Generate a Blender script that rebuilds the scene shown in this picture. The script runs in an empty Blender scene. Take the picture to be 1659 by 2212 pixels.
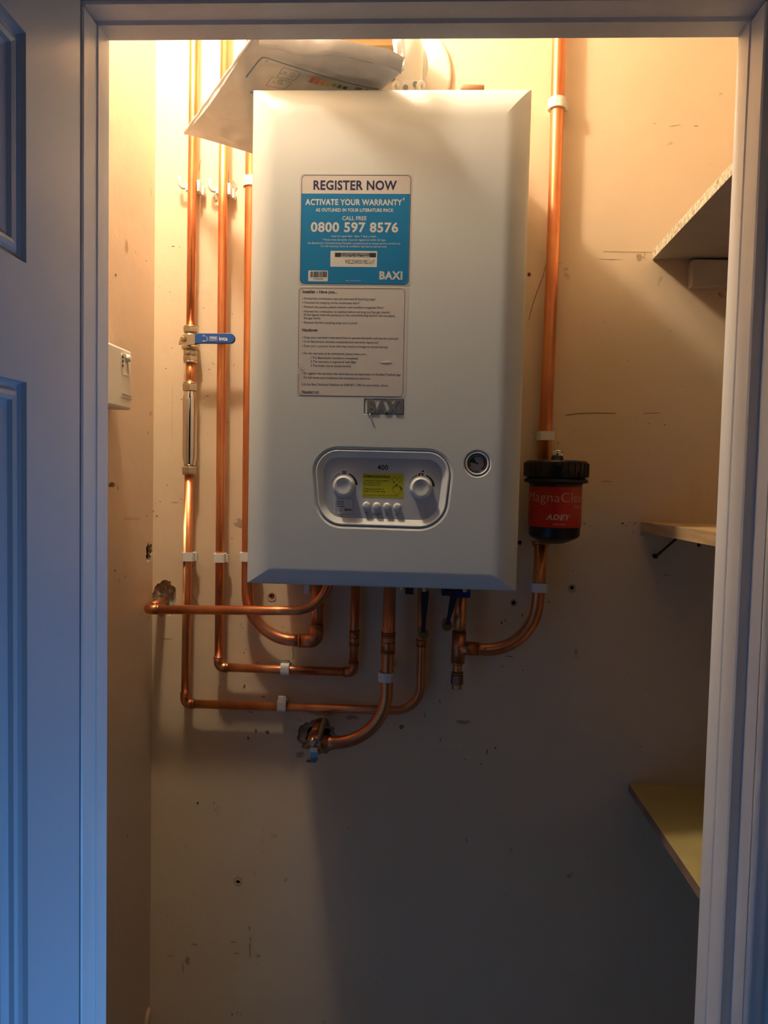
import bpy, bmesh, math, random
from mathutils import Vector, Matrix, noise
random.seed(7)
PI = math.pi
C = bpy.context.scene.collection
# ------------------------------------------------------------------ camera, light, exposure
F_PX, CXP, CYP = 1600.0, 829.5, 1106.0
YAW, PITCH, ROLL = .0465, .0502, .0220
CZ = 1.47                                        # height of the camera above the floor
fw = Vector((-math.sin(YAW)*math.cos(PITCH), math.cos(YAW)*math.cos(PITCH), -math.sin(PITCH)))
r0 = Vector((math.cos(YAW), math.sin(YAW), 0)); u0 = r0.cross(fw)
RT = r0*math.cos(ROLL) + u0*math.sin(ROLL); UP = u0*math.cos(ROLL) - r0*math.sin(ROLL)
cam = bpy.data.objects.new('camera', bpy.data.cameras.new('camera')); C.objects.link(cam)
M = Matrix((RT, UP, -fw)).transposed().to_4x4(); M.translation = (0, 0, CZ)
cam.matrix_world = M
cam.data.sensor_fit = 'VERTICAL'; cam.data.sensor_height = 24; cam.data.lens = 24*F_PX/2212; cam.data.clip_start = .02
sc = bpy.context.scene; sc.camera = cam
sc.view_settings.view_transform = 'Standard'; sc.view_settings.look = 'None'
sc.view_settings.gamma = 1; sc.view_settings.use_curve_mapping = False
sc.view_settings.exposure = 0.0
w = bpy.data.worlds.new('world'); sc.world = w; w.use_nodes = True
w.node_tree.nodes['Background'].inputs[0].default_value = (.52, .45, .42, 1)
w.node_tree.nodes['Background'].inputs[1].default_value = .012
def lamp(name, kind, loc, power, col, **kw):
    l = bpy.data.lights.new(name, kind); l.energy = power; l.color = col
    for k, v in kw.items():
        if k != 'aim': setattr(l, k, v)
    o = bpy.data.objects.new(name, l); C.objects.link(o); o.location = loc
    if 'aim' in kw: o.rotation_euler = (Vector(kw['aim'])-Vector(loc)).to_track_quat('-Z', 'Y').to_euler()
    return o
lamp('cupboard_bulb', 'POINT', (-.385, .918, CZ+1.0), 24.5, (1, .885, .70), shadow_soft_size=.036)
lamp('landing_daylight', 'AREA', (1.1, .60, CZ-1.25), 4.6, (.12, .40, 1.0), shape='RECTANGLE', size=.16, size_y=.4, spread=1.5, aim=(-.38, .73, CZ-.95))
lamp('warm_front_fill', 'AREA', (.3, -1.3, CZ+.75), .5, (1, .78, .60), shape='DISK', size=.5, aim=(.0, 1., CZ-.1))  # added soft warm fill from behind the camera, not a known lamp

def ray(u, v): return fw + RT*((u-CXP)/F_PX) - UP*((v-CYP)/F_PX)
def at(u, v, Y):
    d = ray(u, v); p = d*(Y/d.y); p.z += CZ; return p
def atx(u, v, X):
    d = ray(u, v); p = d*(X/d.x); p.z += CZ; return p
def px(n, Y): return n*Y/F_PX

# ------------------------------------------------------------------ materials
def mat(name, col, rough=.5, metal=0, bump=0, bscale=300, var=0, vscale=20, var_col=None, spec=.5, coat=0, emit=None, alpha=1, bscale2=None, stretch=None, trans=0):
    m = bpy.data.materials.new(name); m.use_nodes = True; n = m.node_tree; N = n.nodes; L = n.links
    b = N['Principled BSDF']; b.inputs['Base Color'].default_value = (*col, 1); b.inputs['Roughness'].default_value = rough
    b.inputs['Metallic'].default_value = metal; b.inputs['Specular IOR Level'].default_value = spec
    b.inputs['Coat Weight'].default_value = coat; b.inputs['Alpha'].default_value = alpha
    b.inputs['Transmission Weight'].default_value = trans
    tc = N.new('ShaderNodeTexCoord'); src = tc.outputs['Object']
    if stretch:
        mp = N.new('ShaderNodeMapping'); mp.inputs['Scale'].default_value = stretch; L.new(src, mp.inputs['Vector']); src = mp.outputs[0]
    if bump:
        t = N.new('ShaderNodeTexNoise'); t.inputs['Scale'].default_value = bscale; t.inputs['Detail'].default_value = 4
        L.new(src, t.inputs['Vector'])
        h = t.outputs['Fac']
        if bscale2:
            t2 = N.new('ShaderNodeTexNoise'); t2.inputs['Scale'].default_value = bscale2; t2.inputs['Detail'].default_value = 2
            L.new(tc.outputs['Object'], t2.inputs['Vector'])
            a = N.new('ShaderNodeMath'); a.operation = 'MULTIPLY_ADD'; a.inputs[1].default_value = 3.0
            L.new(t2.outputs['Fac'], a.inputs[0]); L.new(h, a.inputs[2]); h = a.outputs[0]
        bp = N.new('ShaderNodeBump'); bp.inputs['Strength'].default_value = bump; bp.inputs['Distance'].default_value = .002
        L.new(h, bp.inputs['Height']); L.new(bp.outputs[0], b.inputs['Normal'])
    if var:
        t = N.new('ShaderNodeTexNoise'); t.inputs['Scale'].default_value = vscale; t.inputs['Detail'].default_value = 6
        L.new(src, t.inputs['Vector'])
        r = N.new('ShaderNodeValToRGB'); r.color_ramp.elements[0].position = .38; r.color_ramp.elements[1].position = .68
        r.color_ramp.elements[0].color = (*col, 1); c2 = var_col or tuple(c*(1-var) for c in col)
        r.color_ramp.elements[1].color = (*c2, 1); L.new(t.outputs['Fac'], r.inputs[0]); L.new(r.outputs[0], b.inputs['Base Color'])
    return m
def wall_mat(name, col):
    m = mat(name, col, .42, bump=.35, bscale=55, bscale2=9, spec=.35)
    n = m.node_tree; N = n.nodes; L = n.links; b = N['Principled BSDF']; tc = N['Texture Coordinate']
    def nz(scale, lo, hi, c0, c1, st=None, det=6):
        t = N.new('ShaderNodeTexNoise'); t.inputs['Scale'].default_value = scale; t.inputs['Detail'].default_value = det
        if st:
            mp = N.new('ShaderNodeMapping'); mp.inputs['Scale'].default_value = st; L.new(tc.outputs['Object'], mp.inputs[0]); L.new(mp.outputs[0], t.inputs['Vector'])
        else: L.new(tc.outputs['Object'], t.inputs['Vector'])
        r = N.new('ShaderNodeValToRGB'); e = r.color_ramp.elements
        e[0].position = lo; e[1].position = hi; e[0].color = (*c0, 1); e[1].color = (*c1, 1)
        L.new(t.outputs['Fac'], r.inputs[0]); return r.outputs[0]
    a = nz(3.0, .35, .75, col, tuple(c*k for c, k in zip(col, (.96, .93, .88))))
    s = nz(26, .70, .76, (1, 1, 1), (.62, .52, .42), det=9)            # small scuffs
    s2 = nz(9, .66, .80, (1, 1, 1), (.86, .80, .72), (1, 1, .25))
    def mul(x, y):
        k = N.new('ShaderNodeMixRGB'); k.blend_type = 'MULTIPLY'; k.inputs[0].default_value = 1; L.new(x, k.inputs[1]); L.new(y, k.inputs[2]); return k.outputs[0]
    L.new(mul(mul(a, s), s2), b.inputs['Base Color'])
    return m
WALL = wall_mat('magnolia_wall', (.765, .585, .385))
WALLL = wall_mat('magnolia_side_wall', (.75, .56, .385))
PLAST = mat('broken_plaster', (.50, .36, .22), .95, bump=1, bscale=160, var=.5, vscale=60)
MORT = mat('grey_mortar', (.52, .50, .43), .95, bump=1, bscale=220, var=.5, vscale=90)
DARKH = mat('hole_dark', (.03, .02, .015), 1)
SCUFF = mat('scuff_mark', (.27, .175, .10), .8, var=.5, vscale=200)
SCUFFL = mat('faint_scuff', (.44, .31, .19), .7)
PAINTW = mat('gloss_paint', (.84, .80, .75), .42, bump=.25, bscale=90, stretch=(1, 1, .15), var=.12, vscale=14)
DOORP = mat('door_paint', (.60, .62, .64), .38, bump=.12, bscale=40, stretch=(1, 1, .3), bscale2=9)
COP = mat('copper', (.82, .36, .15), .36, .9, bump=.08, bscale=30, var=.35, vscale=22, var_col=(.62, .20, .09), stretch=(1, 1, .35))
COPD = mat('copper_fitting', (.68, .27, .12), .38, .95, var=.4, vscale=70, bump=.05)
SOLD = mat('solder', (.55, .47, .38), .35, 1)
SOLDD = mat('burnt_flux', (.16, .10, .06), .5, .6)
CHR = mat('chrome', (.78, .76, .72), .13, 1)
NICK = mat('nickel_plate', (.62, .56, .44), .28, 1, bump=.05)
BRASS = mat('brass', (.62, .43, .17), .33, 1, var=.2)
CLIPW = mat('clip_plastic', (.78, .74, .68), .45)
CLIPC = mat('cream_clip_plastic', (.80, .76, .64), .45)
BOIL = mat('boiler_white', (.80, .81, .76), .36, bump=.03, bscale=900)
PANEL = mat('panel_white', (.66, .66, .66), .42)
RIMW = mat('panel_rim_white', (.80, .79, .75), .35)
GROOVE = mat('groove_black', (.012, .012, .012), .7)
BLACK = mat('black_plastic', (.010, .010, .011), .32)
BLACKM = mat('black_rubber', (.012, .012, .014), .6)
INK = mat('black_ink', (.02, .02, .03), .6)
NAVY = mat('navy_ink', (.012, .015, .09), .5)
PAPER = mat('sticker_white', (.74, .68, .62), .5)
PAPER2 = mat('paper_label_white', (.80, .78, .72), .5)
CYAN = mat('sticker_blue', (.005, .22, .50), .45)
YEL = mat('sticker_yellow', (.62, .58, .02), .5)
BADGE = mat('badge_grey_metal', (.23, .23, .22), .45, .3)
BLUEH = mat('handle_blue', (.012, .075, .30), .35)
DBLUE = mat('dark_blue_plastic', (.012, .02, .13), .4)
REDL = mat('label_red', (.55, .018, .006), .35)
REDP = mat('wall_plug_red', (.42, .03, .02), .5)
GREENI = mat('green_ink', (.01, .10, .045), .6)
REDI = mat('red_ink', (.5, .02, .02), .6)
DIAL = mat('dial_grey', (.50, .50, .44), .5)
GLASS = mat('dial_glass', (1, 1, 1), .05, trans=1, spec=.5, alpha=.25)
CHIP = mat('chipboard_edge', (.80, .72, .52), .9, bump=1, bscale=120, var=.6, vscale=130, var_col=(.36, .28, .17))
SHW = mat('shelf_white', (.48, .43, .36), .6, var=.1)
SHY = mat('shelf_yellow', (.55, .44, .17), .55, var=.15, vscale=8)
WOOD = mat('bare_wood', (.62, .40, .19), .6, var=.35, vscale=30, stretch=(1, .2, 4), bump=.2)
WOODD = mat('dark_wood_edge', (.33, .19, .12), .6, var=.3, vscale=30)
BAG = mat('bag_white', (.68, .69, .70), .32, bump=1.0, bscale=28, stretch=(1, .35, 1), bscale2=22)
BAGF = mat('bag_film', (.80, .79, .76), .2, bump=.5, bscale=40, alpha=.72)
CARD = mat('cardboard', (.50, .30, .12), .85, var=.15, bump=.2)
BPRINT = mat('faded_blue_print', (.16, .24, .34), .5)
GPRINT = mat('faded_grey_print', (.28, .27, .27), .6)
BARS = [mat('bar_print_%s' % n, c, .6) for n, c in (('red', (.55, .16, .14)), ('coral', (.56, .20, .16)), ('orange', (.58, .30, .14)), ('yellow', (.52, .44, .12)), ('olive', (.30, .33, .10)), ('green', (.12, .22, .09)), ('dark_green', (.05, .12, .06)))]
PVC = mat('box_cream', (.80, .73, .60), .4)
SCREW = mat('button_white', (.85, .82, .70), .3)
PINK = mat('pinkish_stick', (.55, .30, .20), .6, var=.4, vscale=60, var_col=(.50, .36, .20))
FLUE = mat('flue_white', (.82, .80, .72), .3)
WHITET = mat('white_print', (.78, .74, .68), .5)
PINKT = mat('pale_print', (.70, .42, .36), .5)
STEEL = mat('clamp_steel', (.45, .50, .48), .25, 1)
CARPET = mat('floor_boards', (.13, .09, .06), .8, var=.3)

# ------------------------------------------------------------------ mesh helpers
class MB:
    """collects shapes in one bmesh; several material slots allowed"""
    def __init__(s): s.bm = bmesh.new(); s.m = 0
    def face(s, vs, smooth=False):
        try: f = s.bm.faces.new(vs)
        except ValueError: return None
        f.material_index = s.m; f.smooth = smooth; return f
    def box(s, a, b, bev=0):
        a = Vector(a); b = Vector(b); lo = Vector(map(min, a, b)); hi = Vector(map(max, a, b))
        v = [s.bm.verts.new((x, y, z)) for x in (lo.x, hi.x) for y in (lo.y, hi.y) for z in (lo.z, hi.z)]
        fs = [s.face([v[i] for i in q]) for q in ((0, 1, 3, 2), (4, 6, 7, 5), (0, 4, 5, 1), (2, 3, 7, 6), (0, 2, 6, 4), (1, 5, 7, 3))]
        if bev:
            es = list({e for f in fs for e in f.edges})
            r = bmesh.ops.bevel(s.bm, geom=es, offset=bev, segments=3, affect='EDGES', profile=.5)
            for f in r['faces']: f.smooth = True; f.material_index = s.m
        return v
    def loft(s, loops, close=True, smooth=True, cap0=False, cap1=False):
        L = [[s.bm.verts.new(p) for p in l] for l in loops]
        n = len(L[0])
        for a, b in zip(L, L[1:]):
            for i in range(n if close else n-1):
                j = (i+1) % n; s.face([a[i], a[j], b[j], b[i]], smooth)
        if cap0: s.face(L[0][::-1])
        if cap1: s.face(L[-1])
        return L
    def lathe(s, prof, c, axis=(0, 0, 1), seg=32, smooth=True, caps=True, hexa=False):
        """prof: list of (distance along axis, radius)"""
        c = Vector(c); a = Vector(axis).normalized(); e1 = a.orthogonal().normalized(); e2 = a.cross(e1)
        n = 6 if hexa else seg
        loops = [[c+a*d+(e1*math.cos(2*PI*i/n)+e2*math.sin(2*PI*i/n))*r for i in range(n)] for d, r in prof]
        return s.loft(loops, True, smooth and not hexa, caps, caps)
    def tube(s, pts, r, seg=20, caps=True):
        pts = [Vector(p) for p in pts]
        t0 = (pts[1]-pts[0]).normalized(); nrm = t0.orthogonal().normalized(); loops = []
        for i, p in enumerate(pts):
            t = ((pts[min(i+1, len(pts)-1)]-pts[max(i-1, 0)])).normalized()
            nrm = (nrm-t*nrm.dot(t)).normalized(); b = t.cross(nrm)
            rr = r[i] if isinstance(r, (list, tuple)) else r
            loops.append([p+(nrm*math.cos(2*PI*k/seg)+b*math.sin(2*PI*k/seg))*rr for k in range(seg)])
        s.loft(loops, True, True, caps, caps)
    def poly(s, pts, thick=None, d=None):
        """flat polygon, optionally extruded along d*thick"""
        v = [s.bm.verts.new(p) for p in pts]; s.face(v)
        if thick:
            o = Vector(d)*thick; v2 = [s.bm.verts.new(Vector(p)+o) for p in pts]; s.face(v2[::-1])
            for i in range(len(v)):
                j = (i+1) % len(v); s.face([v[i], v2[i], v2[j], v[j]])
    def build(s, name, mats, parent=None, recalc=True):
        if recalc: bmesh.ops.recalc_face_normals(s.bm, faces=s.bm.faces[:])
        me = bpy.data.meshes.new(name); s.bm.to_mesh(me); s.bm.free()
        for m in (mats if isinstance(mats, (list, tuple)) else [mats]): me.materials.append(m)
        o = bpy.data.objects.new(name, me); C.objects.link(o)
        if parent: o.parent = parent; o.matrix_parent_inverse = parent.matrix_world.inverted()
        return o
def thing(name, label, cat, loc, group=None):
    o = bpy.data.objects.new(name, None); C.objects.link(o); o.empty_display_size = .03
    o.location = loc; o['label'] = label; o['category'] = cat
    if group: o['group'] = group
    o.matrix_world = Matrix.Translation(loc)
    return o
def tag(o, label, cat, group=None):
    o['label'] = label; o['category'] = cat
    if group: o['group'] = group
    return o
def struct(o): o['kind'] = 'structure'; return o
def fillet(pts, rad, n=12):
    """pts: corner points, rad: fillet radius per inner corner"""
    pts = [Vector(p) for p in pts]; out = [pts[0]]
    if not isinstance(rad, (list, tuple)): rad = [rad]*(len(pts)-2)
    for i in range(1, len(pts)-1):
        a = (pts[i-1]-pts[i]).normalized(); b = (pts[i+1]-pts[i]).normalized()
        ang = a.angle(b); t = rad[i-1]/math.tan(ang/2); R = rad[i-1]
        p0 = pts[i]+a*t; c = pts[i]+(a+b).normalized()*(R/math.sin(ang/2))
        v0 = p0-c; ax = v0.cross(pts[i]+b*t-c)
        tot = PI-ang
        for k in range(n+1):
            out.append(c+Matrix.Rotation(tot*k/n, 3, ax.normalized()) @ v0)
    out.append(pts[-1]); return out
def inset(poly, d):
    """inset a 2D convex polygon (clockwise or ccw) by d"""
    n = len(poly); ar = sum(poly[i][0]*poly[(i+1) % n][1]-poly[(i+1) % n][0]*poly[i][1] for i in range(n)); sg = 1 if ar > 0 else -1
    out = []
    for i in range(n):
        p0, p1, p2 = (Vector(poly[i-1]), Vector(poly[i]), Vector(poly[(i+1) % n]))
        a = (p1-p0).normalized(); b = (p2-p1).normalized()
        na = Vector((-a.y, a.x))*sg; nb = Vector((-b.y, b.x))*sg
        k = (na+nb)/(1+na.dot(nb)); out.append(tuple(p1+k*d))
    return out
def rounded(poly, rad, n=8):
    out = []; m = len(poly)
    for i in range(m):
        R = rad[i] if isinstance(rad, (list, tuple)) else rad
        q = fillet([(*poly[i-1], 0), (*poly[i], 0), (*poly[(i+1) % m], 0)], max(R, 1e-5), n)[1:-1]
        out += [(p.x, p.y) for p in q]
    return out
HC = {}
def text_verts(s, bold=0, res=3):
    cu = bpy.data.curves.new('t', 'FONT'); cu.body = s; cu.space_character = 1+max(0, bold)*2.2; cu.size = 1; cu.resolution_u = res; cu.offset = bold
    o = bpy.data.objects.new('t', cu); C.objects.link(o)
    bpy.context.view_layer.update()
    me = bpy.data.meshes.new_from_object(o.evaluated_get(bpy.context.evaluated_depsgraph_get()))
    vs = [(v.co.x, v.co.y) for v in me.vertices]; fs = [list(p.vertices) for p in me.polygons]
    bpy.data.objects.remove(o); bpy.data.curves.remove(cu); bpy.data.meshes.remove(me)
    return vs, fs
def caph():
    if 'h' not in HC:
        v, f = text_verts('H'); HC['h'] = max(p[1] for p in v)
    return HC['h']
def put_text(mb, s, ua, vb, ub, cap, place, bold=0, shear=0):
    """writes s from pixel-like coordinate ua to ub, baseline vb, cap height cap; place(u,v) -> 3D point"""
    vs, fs = text_verts(s, bold); x0 = min(p[0] for p in vs); x1 = max(p[0] for p in vs); k = cap/caph()
    if hasattr(place, 'Y'):
        P0 = at(ua, vb, place.Y); kx = (at(ub, vb, place.Y).x-P0.x)/(x1-x0); kz = (at(ua, vb-cap, place.Y).z-P0.z)/caph()
        V = [mb.bm.verts.new((P0.x+(p[0]-x0+shear*p[1])*kx, place.Y, P0.z+p[1]*kz)) for p in vs]
        for f in fs: mb.face([V[i] for i in f])
        return
    V = [mb.bm.verts.new(place(ua+(p[0]-x0+shear*p[1])/(x1-x0)*(ub-ua), vb-p[1]*k)) for p in vs]
    for f in fs: mb.face([V[i] for i in f])
def plane_place(u_ref, v_ref, Y):
    """u,v in photograph units measured from a reference point, laid along world X and Z on plane Y (upright lettering)"""
    f = lambda u, v: at(u, v, Y)
    f.Y = Y; return f
def blob(mb, c, rx, rz, ex, ez, n=14, jag=.35, rot=0, seed=0):
    rnd = random.Random(seed); pts = []
    for i in range(n):
        a = 2*PI*i/n; k = 1-jag*rnd.random(); x = math.cos(a)*rx*k; z = math.sin(a)*rz*k
        x, z = x*math.cos(rot)-z*math.sin(rot), x*math.sin(rot)+z*math.cos(rot)
        pts.append(Vector(c)+Vector(ex)*x+Vector(ez)*z)
    mb.face([mb.bm.verts.new(p) for p in pts])

# ------------------------------------------------------------------ the setting
W = 1.34                                   # back wall
XL = -.488; XR = .80                       # cupboard side walls
YF, YB = .825, .89                         # door lining front / back edge
JL, JR, JT = -.4275*YB, .3951*YB, .5708*YB+CZ
CEIL = 2.62
def hole_cutter(mb, c, nrm, ex, ez, R, prof, jag=.14, seed=0, n=40):
    """prof: (depth, radius factor, jag factor)"""
    loops = []
    for d, k, j in prof:
        l = []
        for i in range(n):
            a = 2*PI*i/n
            q = 1+jag*j*2*(noise.noise(Vector((math.cos(a)*2.2+seed, math.sin(a)*2.2, k*1.5)))+.5*noise.noise(Vector((math.cos(a)*7+seed, math.sin(a)*7, k*3))))
            l.append(Vector(c)+Vector(nrm)*d+Vector(ex)*(math.cos(a)*R[0]*k*q)+Vector(ez)*(math.sin(a)*R[1]*k*q))
        loops.append(l)
    mb.loft(loops, True, False, True, True)
def cut(wall, cutter):
    m = wall.modifiers.new('b', 'BOOLEAN'); m.operation = 'DIFFERENCE'; m.solver = 'EXACT'; m.object = cutter
    bpy.context.view_layer.update()
    me = bpy.data.meshes.new_from_object(wall.evaluated_get(bpy.context.evaluated_depsgraph_get()))
    wall.modifiers.clear(); old = wall.data; wall.data = me; bpy.data.meshes.remove(old)
    bpy.data.objects.remove(cutter)
# back wall with its knocked-out holes
b = MB(); b.box((XL-.06, W, 0), (XR+.06, W+.06, CEIL)); wb = b.build('wall_back', [WALL, PLAST, MORT, DARKH])
hc = MB()
c1 = at(356, 1292, W); c2 = at(687, 1594, W)
hole_cutter(hc, c1, (0, 1, 0), (1, 0, 0), (0, 0, 1), (.0215, .0335), [(-.01, 1.05, 1), (0, 1.0, 1), (.005, .86, 1), (.006, .66, 1.5), (.013, .5, 2)], seed=3)
hole_cutter(hc, c2, (0, 1, 0), (1, 0, 0), (0, 0, 1), (.037, .033), [(-.01, 1.03, 1), (0, 1.0, 1), (.006, .86, 1), (.009, .66, 1), (.045, .6, 1)], seed=9)
small = [(1236, 1270, 5, 5), (1110, 1302, 4.5, 5), (1123, 1172, 4.5, 5.5), (514, 1906, 5.5, 4.5), (587, 1289, 6, 6), (1143, 593, 3, 3.5), (1510, 1177, 4, 4.5), (1206, 957, 1.3, 1.3), (427, 1735, 1.8, 3)]
for i, (u, v, a, c_) in enumerate(small):
    hole_cutter(hc, at(u, v, W), (0, 1, 0), (1, 0, 0), (0, 0, 1), (px(a, W), px(c_, W)), [(-.004, 1.2, 1), (0, 1.1, 1), (.0012, .8, 1), (.02, .6, 1)], seed=i*3.1, n=14)
cut(wb, hc.build('cutter', WALL))
for p in wb.data.polygons:
    y = p.center.y
    if W+1e-4 < y < W+.059 and abs(p.normal.z) < .98 or (W+1e-4 < y < W+.05):
        if abs(p.center.x-XL) > .1 or True:
            if p.center.x < XL-.05 or p.center.x > XR+.05 or p.center.z < .01 or p.center.z > CEIL-.01: continue
            d1 = (p.center-c1).length; d2 = (p.center-c2).length
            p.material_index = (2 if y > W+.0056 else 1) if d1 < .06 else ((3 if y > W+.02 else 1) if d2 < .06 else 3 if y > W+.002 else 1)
struct(wb)
# paint chips, scuffs and stains that stay on the wall
sm = MB(); EX, EZ = Vector((1, 0, 0)), Vector((0, 0, 1))
marks = [(980, 333/2.765, 2, 1.5), (520, 120+0, 1, 1), (560, 375, 5, 9), (330, 1105, 3, 6), (338, 1115, 5, 2), (336, 1088, 2, 2), (346, 1084, 4, 1.6), (392, 1078, 6, .8),
 (403, 838, 2, 2), (374, 532, 7, 1.6), (388, 533, 2, 2), (358, 796, 3, 2), (345, 620, 1.5, 1.5), (452, 798, 2, 2.5), (460, 785, 5, 1.2), (505, 789, 2, 4), (448, 855, 6, 1.5), (440, 665, 3, 1.3), (502, 678, 2, 1.5), (372, 752, 3, 1.3),
 (520, 1348, 6, 1), (523, 1355, 4, 1), (532, 1402, 2, 2), (527, 1410, 2, 3), (556, 1431, 10, 1.3), (528, 1482, 3, 8), (474, 1485, 2, 2), (569, 1505, 9, 2.5), (540, 1538, 9, 1.2), (553, 1579, 4, 8), (577, 1583, 7, 8), (536, 1595, 4, 6), (655, 1577, 9, 3), (515, 1551, 2, 1),
 (1129, 1328, 3, 6), (1083, 1345, 6, 5), (1092, 1340, 3, 6), (1100, 1418, 14, 2), (1085, 1440, 1.5, 6), (950, 1515, 1.5, 8), (918, 1545, 2, 9), (951, 1600, 1.5, 12), (1004, 1640, 5, 1.2), (1070, 1616, 4, 5), (1052, 1625, 2, 12), (1040, 1650, 4, 2), (1186, 1300, 8, 1.5), (868, 1570, 8, 8), (1183, 1495, 2, 2),
 (1262, 1131, 3, 3), (1256, 1131, 1.5, 2), (1275, 1137, 3, 2), (1267, 1241, 2, 2), (1248, 1243, 2, 2), (1228, 1244, 1.5, 1.5), (1238, 1256, 2, 1.5), (1214, 1258, 2, 1.5), (1205, 1208, 1, 4),
 (1345, 1131, 5, 6), (1352, 1135, 9, 1), (1371, 1130, 7, 1.5), (1360, 1128, 2, 2), (1367, 1149, 3, 1.5), (1342, 947, 5, .8), (1366, 962, 6, .8), (1403, 915, 2, 3), (1400, 978, 2, 1.5), (1435, 917, 3, 2), (1422, 1258, 8, 1.5),
 (1303, 538/1.9, 2, 1), (1414, 267, 3, 1.5), (1460, 271, 18, .8), (1503, 272, 10, 1.4), (1557, 203, 6, .9), (1279, 110, 1.2, 2), (1344, 548, 1, 1), (1350, 548, 1, 1), (1238, 548, 2, 1),
 (428, 1737, 1.5, 4), (462, 1735, 4, 2), (570, 1770, 1.2, 3), (569, 1792, 1, 3), (568, 1815, 1, 4), (567, 1840, 1, 3), (567, 1876, 1, 2), (567, 1917, 1, 1.5), (584, 1824, 1.3, 1.5), (550, 1887, 6, 1), (556, 2081, 1.3, 3), (513, 1891, 2, 1.5), (539, 2005, 1.8, 10), (541, 2030, 1.5, 14), (853, 1943, 6, 1.2), (1008, 1815, 1.2, 9), (1020, 1848, 1, 4), (502, 2191, 3, 4), (512, 2188, 1, 6), (520, 2190, 1, 5), (402, 1828, 10, .8), (812, 2125, 5, 1.4), (790, 1712, 1.2, 3)]
for i, (u, v, a, c_) in enumerate(marks):
    blob(sm, at(u, v, W-.0004), px(a*.85, W), px(c_*.85, W), EX, EZ, seed=i, jag=.7, rot=(random.random()-.5)*.7)
rnd = random.Random(4)
for i in range(90):
    u = rnd.uniform(340, 1500); v = rnd.uniform(600, 2150); s_ = rnd.uniform(.5, 1.6)
    blob(sm, at(u, v, W-.0006), px(s_*1.3, W), px(s_, W), EX, EZ, n=7, seed=i+200, jag=.6, rot=rnd.random())
o = sm.build('scuff_marks', SCUFF, wb); o['kind'] = 'stuff'
fm = MB()
for i, (u, v, a, c_) in enumerate([(505, 2035, 12, 2), (420, 2040, 11, 3), (512, 2059, 9, 2), (540, 2050, 3, 26), (405, 2075, 8, 14), (395, 2090, 2, 18), (368, 2065, 10, 1.5), (1000, 1560, 20, 8), (1310, 1040, 18, 1.5), (1440, 1242, 12, 2), (1320, 560, 30, 1), (1200, 568, 22, 1), (520, 1130, 16, 14), (360, 1380, 22, 1.5), (690, 1540, 40, 7), (760, 1550, 18, 7), (648, 1630, 12, 10), (1382, 555, 8, 10), (480, 912, 24, 1.2), (372, 880, .5, 90), (378, 1085, 12, .8)]):
    blob(fm, at(u, v, W-.0004), px(a, W), px(c_, W), EX, EZ, n=22, seed=i+50, jag=.55)
for i, (u, v, R) in enumerate([(514, 1904, 11), (1110, 1302, 8), (1236, 1271, 9), (587, 1290, 11), (1143, 593, 6), (1123, 1172, 6)]):
    l = [[at(u, v, W-.0005)+Vector((math.cos(a)*px(r_, W), 0, math.sin(a)*px(r_, W))) for a in [2*PI*k/20 for k in range(20)]] for r_ in (R*.72, R*(.9+.1*math.sin(i)))]
    fm.loft(l, smooth=False)
o = fm.build('faint_stains', SCUFFL, wb); o['kind'] = 'stuff'
# hairline cracks
cr = MB()
def crack(pts, wpx, Y=W-.0007):
    for (a, c_), (d, e) in zip(pts, pts[1:]):
        p, q = at(a, c_, Y), at(d, e, Y); n_ = Vector((-(q-p).z, 0, (q-p).x)).normalized()*px(wpx/2, Y)
        cr.face([cr.bm.verts.new(x) for x in (p+n_, q+n_, q-n_, p-n_)])
crack([(1142, 692), (1150, 660), (1160, 630), (1172, 600), (1180, 570)], 1.4)
crack([(1222, 897), (1250, 893), (1290, 892), (1330, 893)], 1.6); crack([(1390, 893), (1425, 892)], 1.2)
crack([(631, 1398), (634, 1412), (633, 1424)], 1.2); crack([(413, 1283), (421, 1295), (429, 1306)], .8)
crack([(430, 368), (432, 352), (436, 345)], 1); crack([(493, 400), (494, 378), (491, 362)], 1)
for x_ in (1303, 1317, 1328):
    crack([(1303, 543), (1409, 545)] if x_ == 1303 else [(1391, 560), (1393, 545)], .7)
cr.build('hairline_cracks', SCUFF, wb)['kind'] = 'stuff'
# left wall
b = MB(); b.box((XL-.06, YB-.02, 0), (XL, W, CEIL)); wl = b.build('wall_left', [WALLL, PLAST, MORT, DARKH])
hc = MB(); ch = atx(322, 1193, XL)
hole_cutter(hc, ch, (-1, 0, 0), (0, 1, 0), (0, 0, 1), (.014, .0185), [(-.01, 1.05, 1), (0, 1.0, 1), (.003, .85, 1), (.006, .68, 1), (.03, .55, 1)], seed=5, jag=.2)
cut(wl, hc.build('cutter', WALLL))
for p in wl.data.polygons:
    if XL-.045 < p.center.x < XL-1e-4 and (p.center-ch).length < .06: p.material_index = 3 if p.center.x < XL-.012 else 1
struct(wl)
sm = MB(); EY = Vector((0, 1, 0))
for i, (u, v, a, c_) in enumerate([(316, 563, 2, 2), (250, 594, 3, 5), (293, 545, 2, 1.5), (243, 1047, 9, 6), (320, 935, 1.3, 5), (263, 1162, 1, 1.5), (271, 1245, 1, 4), (248, 1232, 2, 4), (275, 1805, 1, 5), (294, 1838, 1, 2), (317, 1990, 1, 2), (331, 1725, 1, 3), (317, 1115, 2, 2), (311, 1147, 1, 1), (262, 1238, 1, 1)]):
    blob(sm, atx(u, v, XL+.0006), px(a*2.2, 1.3), px(c_, 1.2), EY, EZ, seed=i+90, jag=.6)
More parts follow.
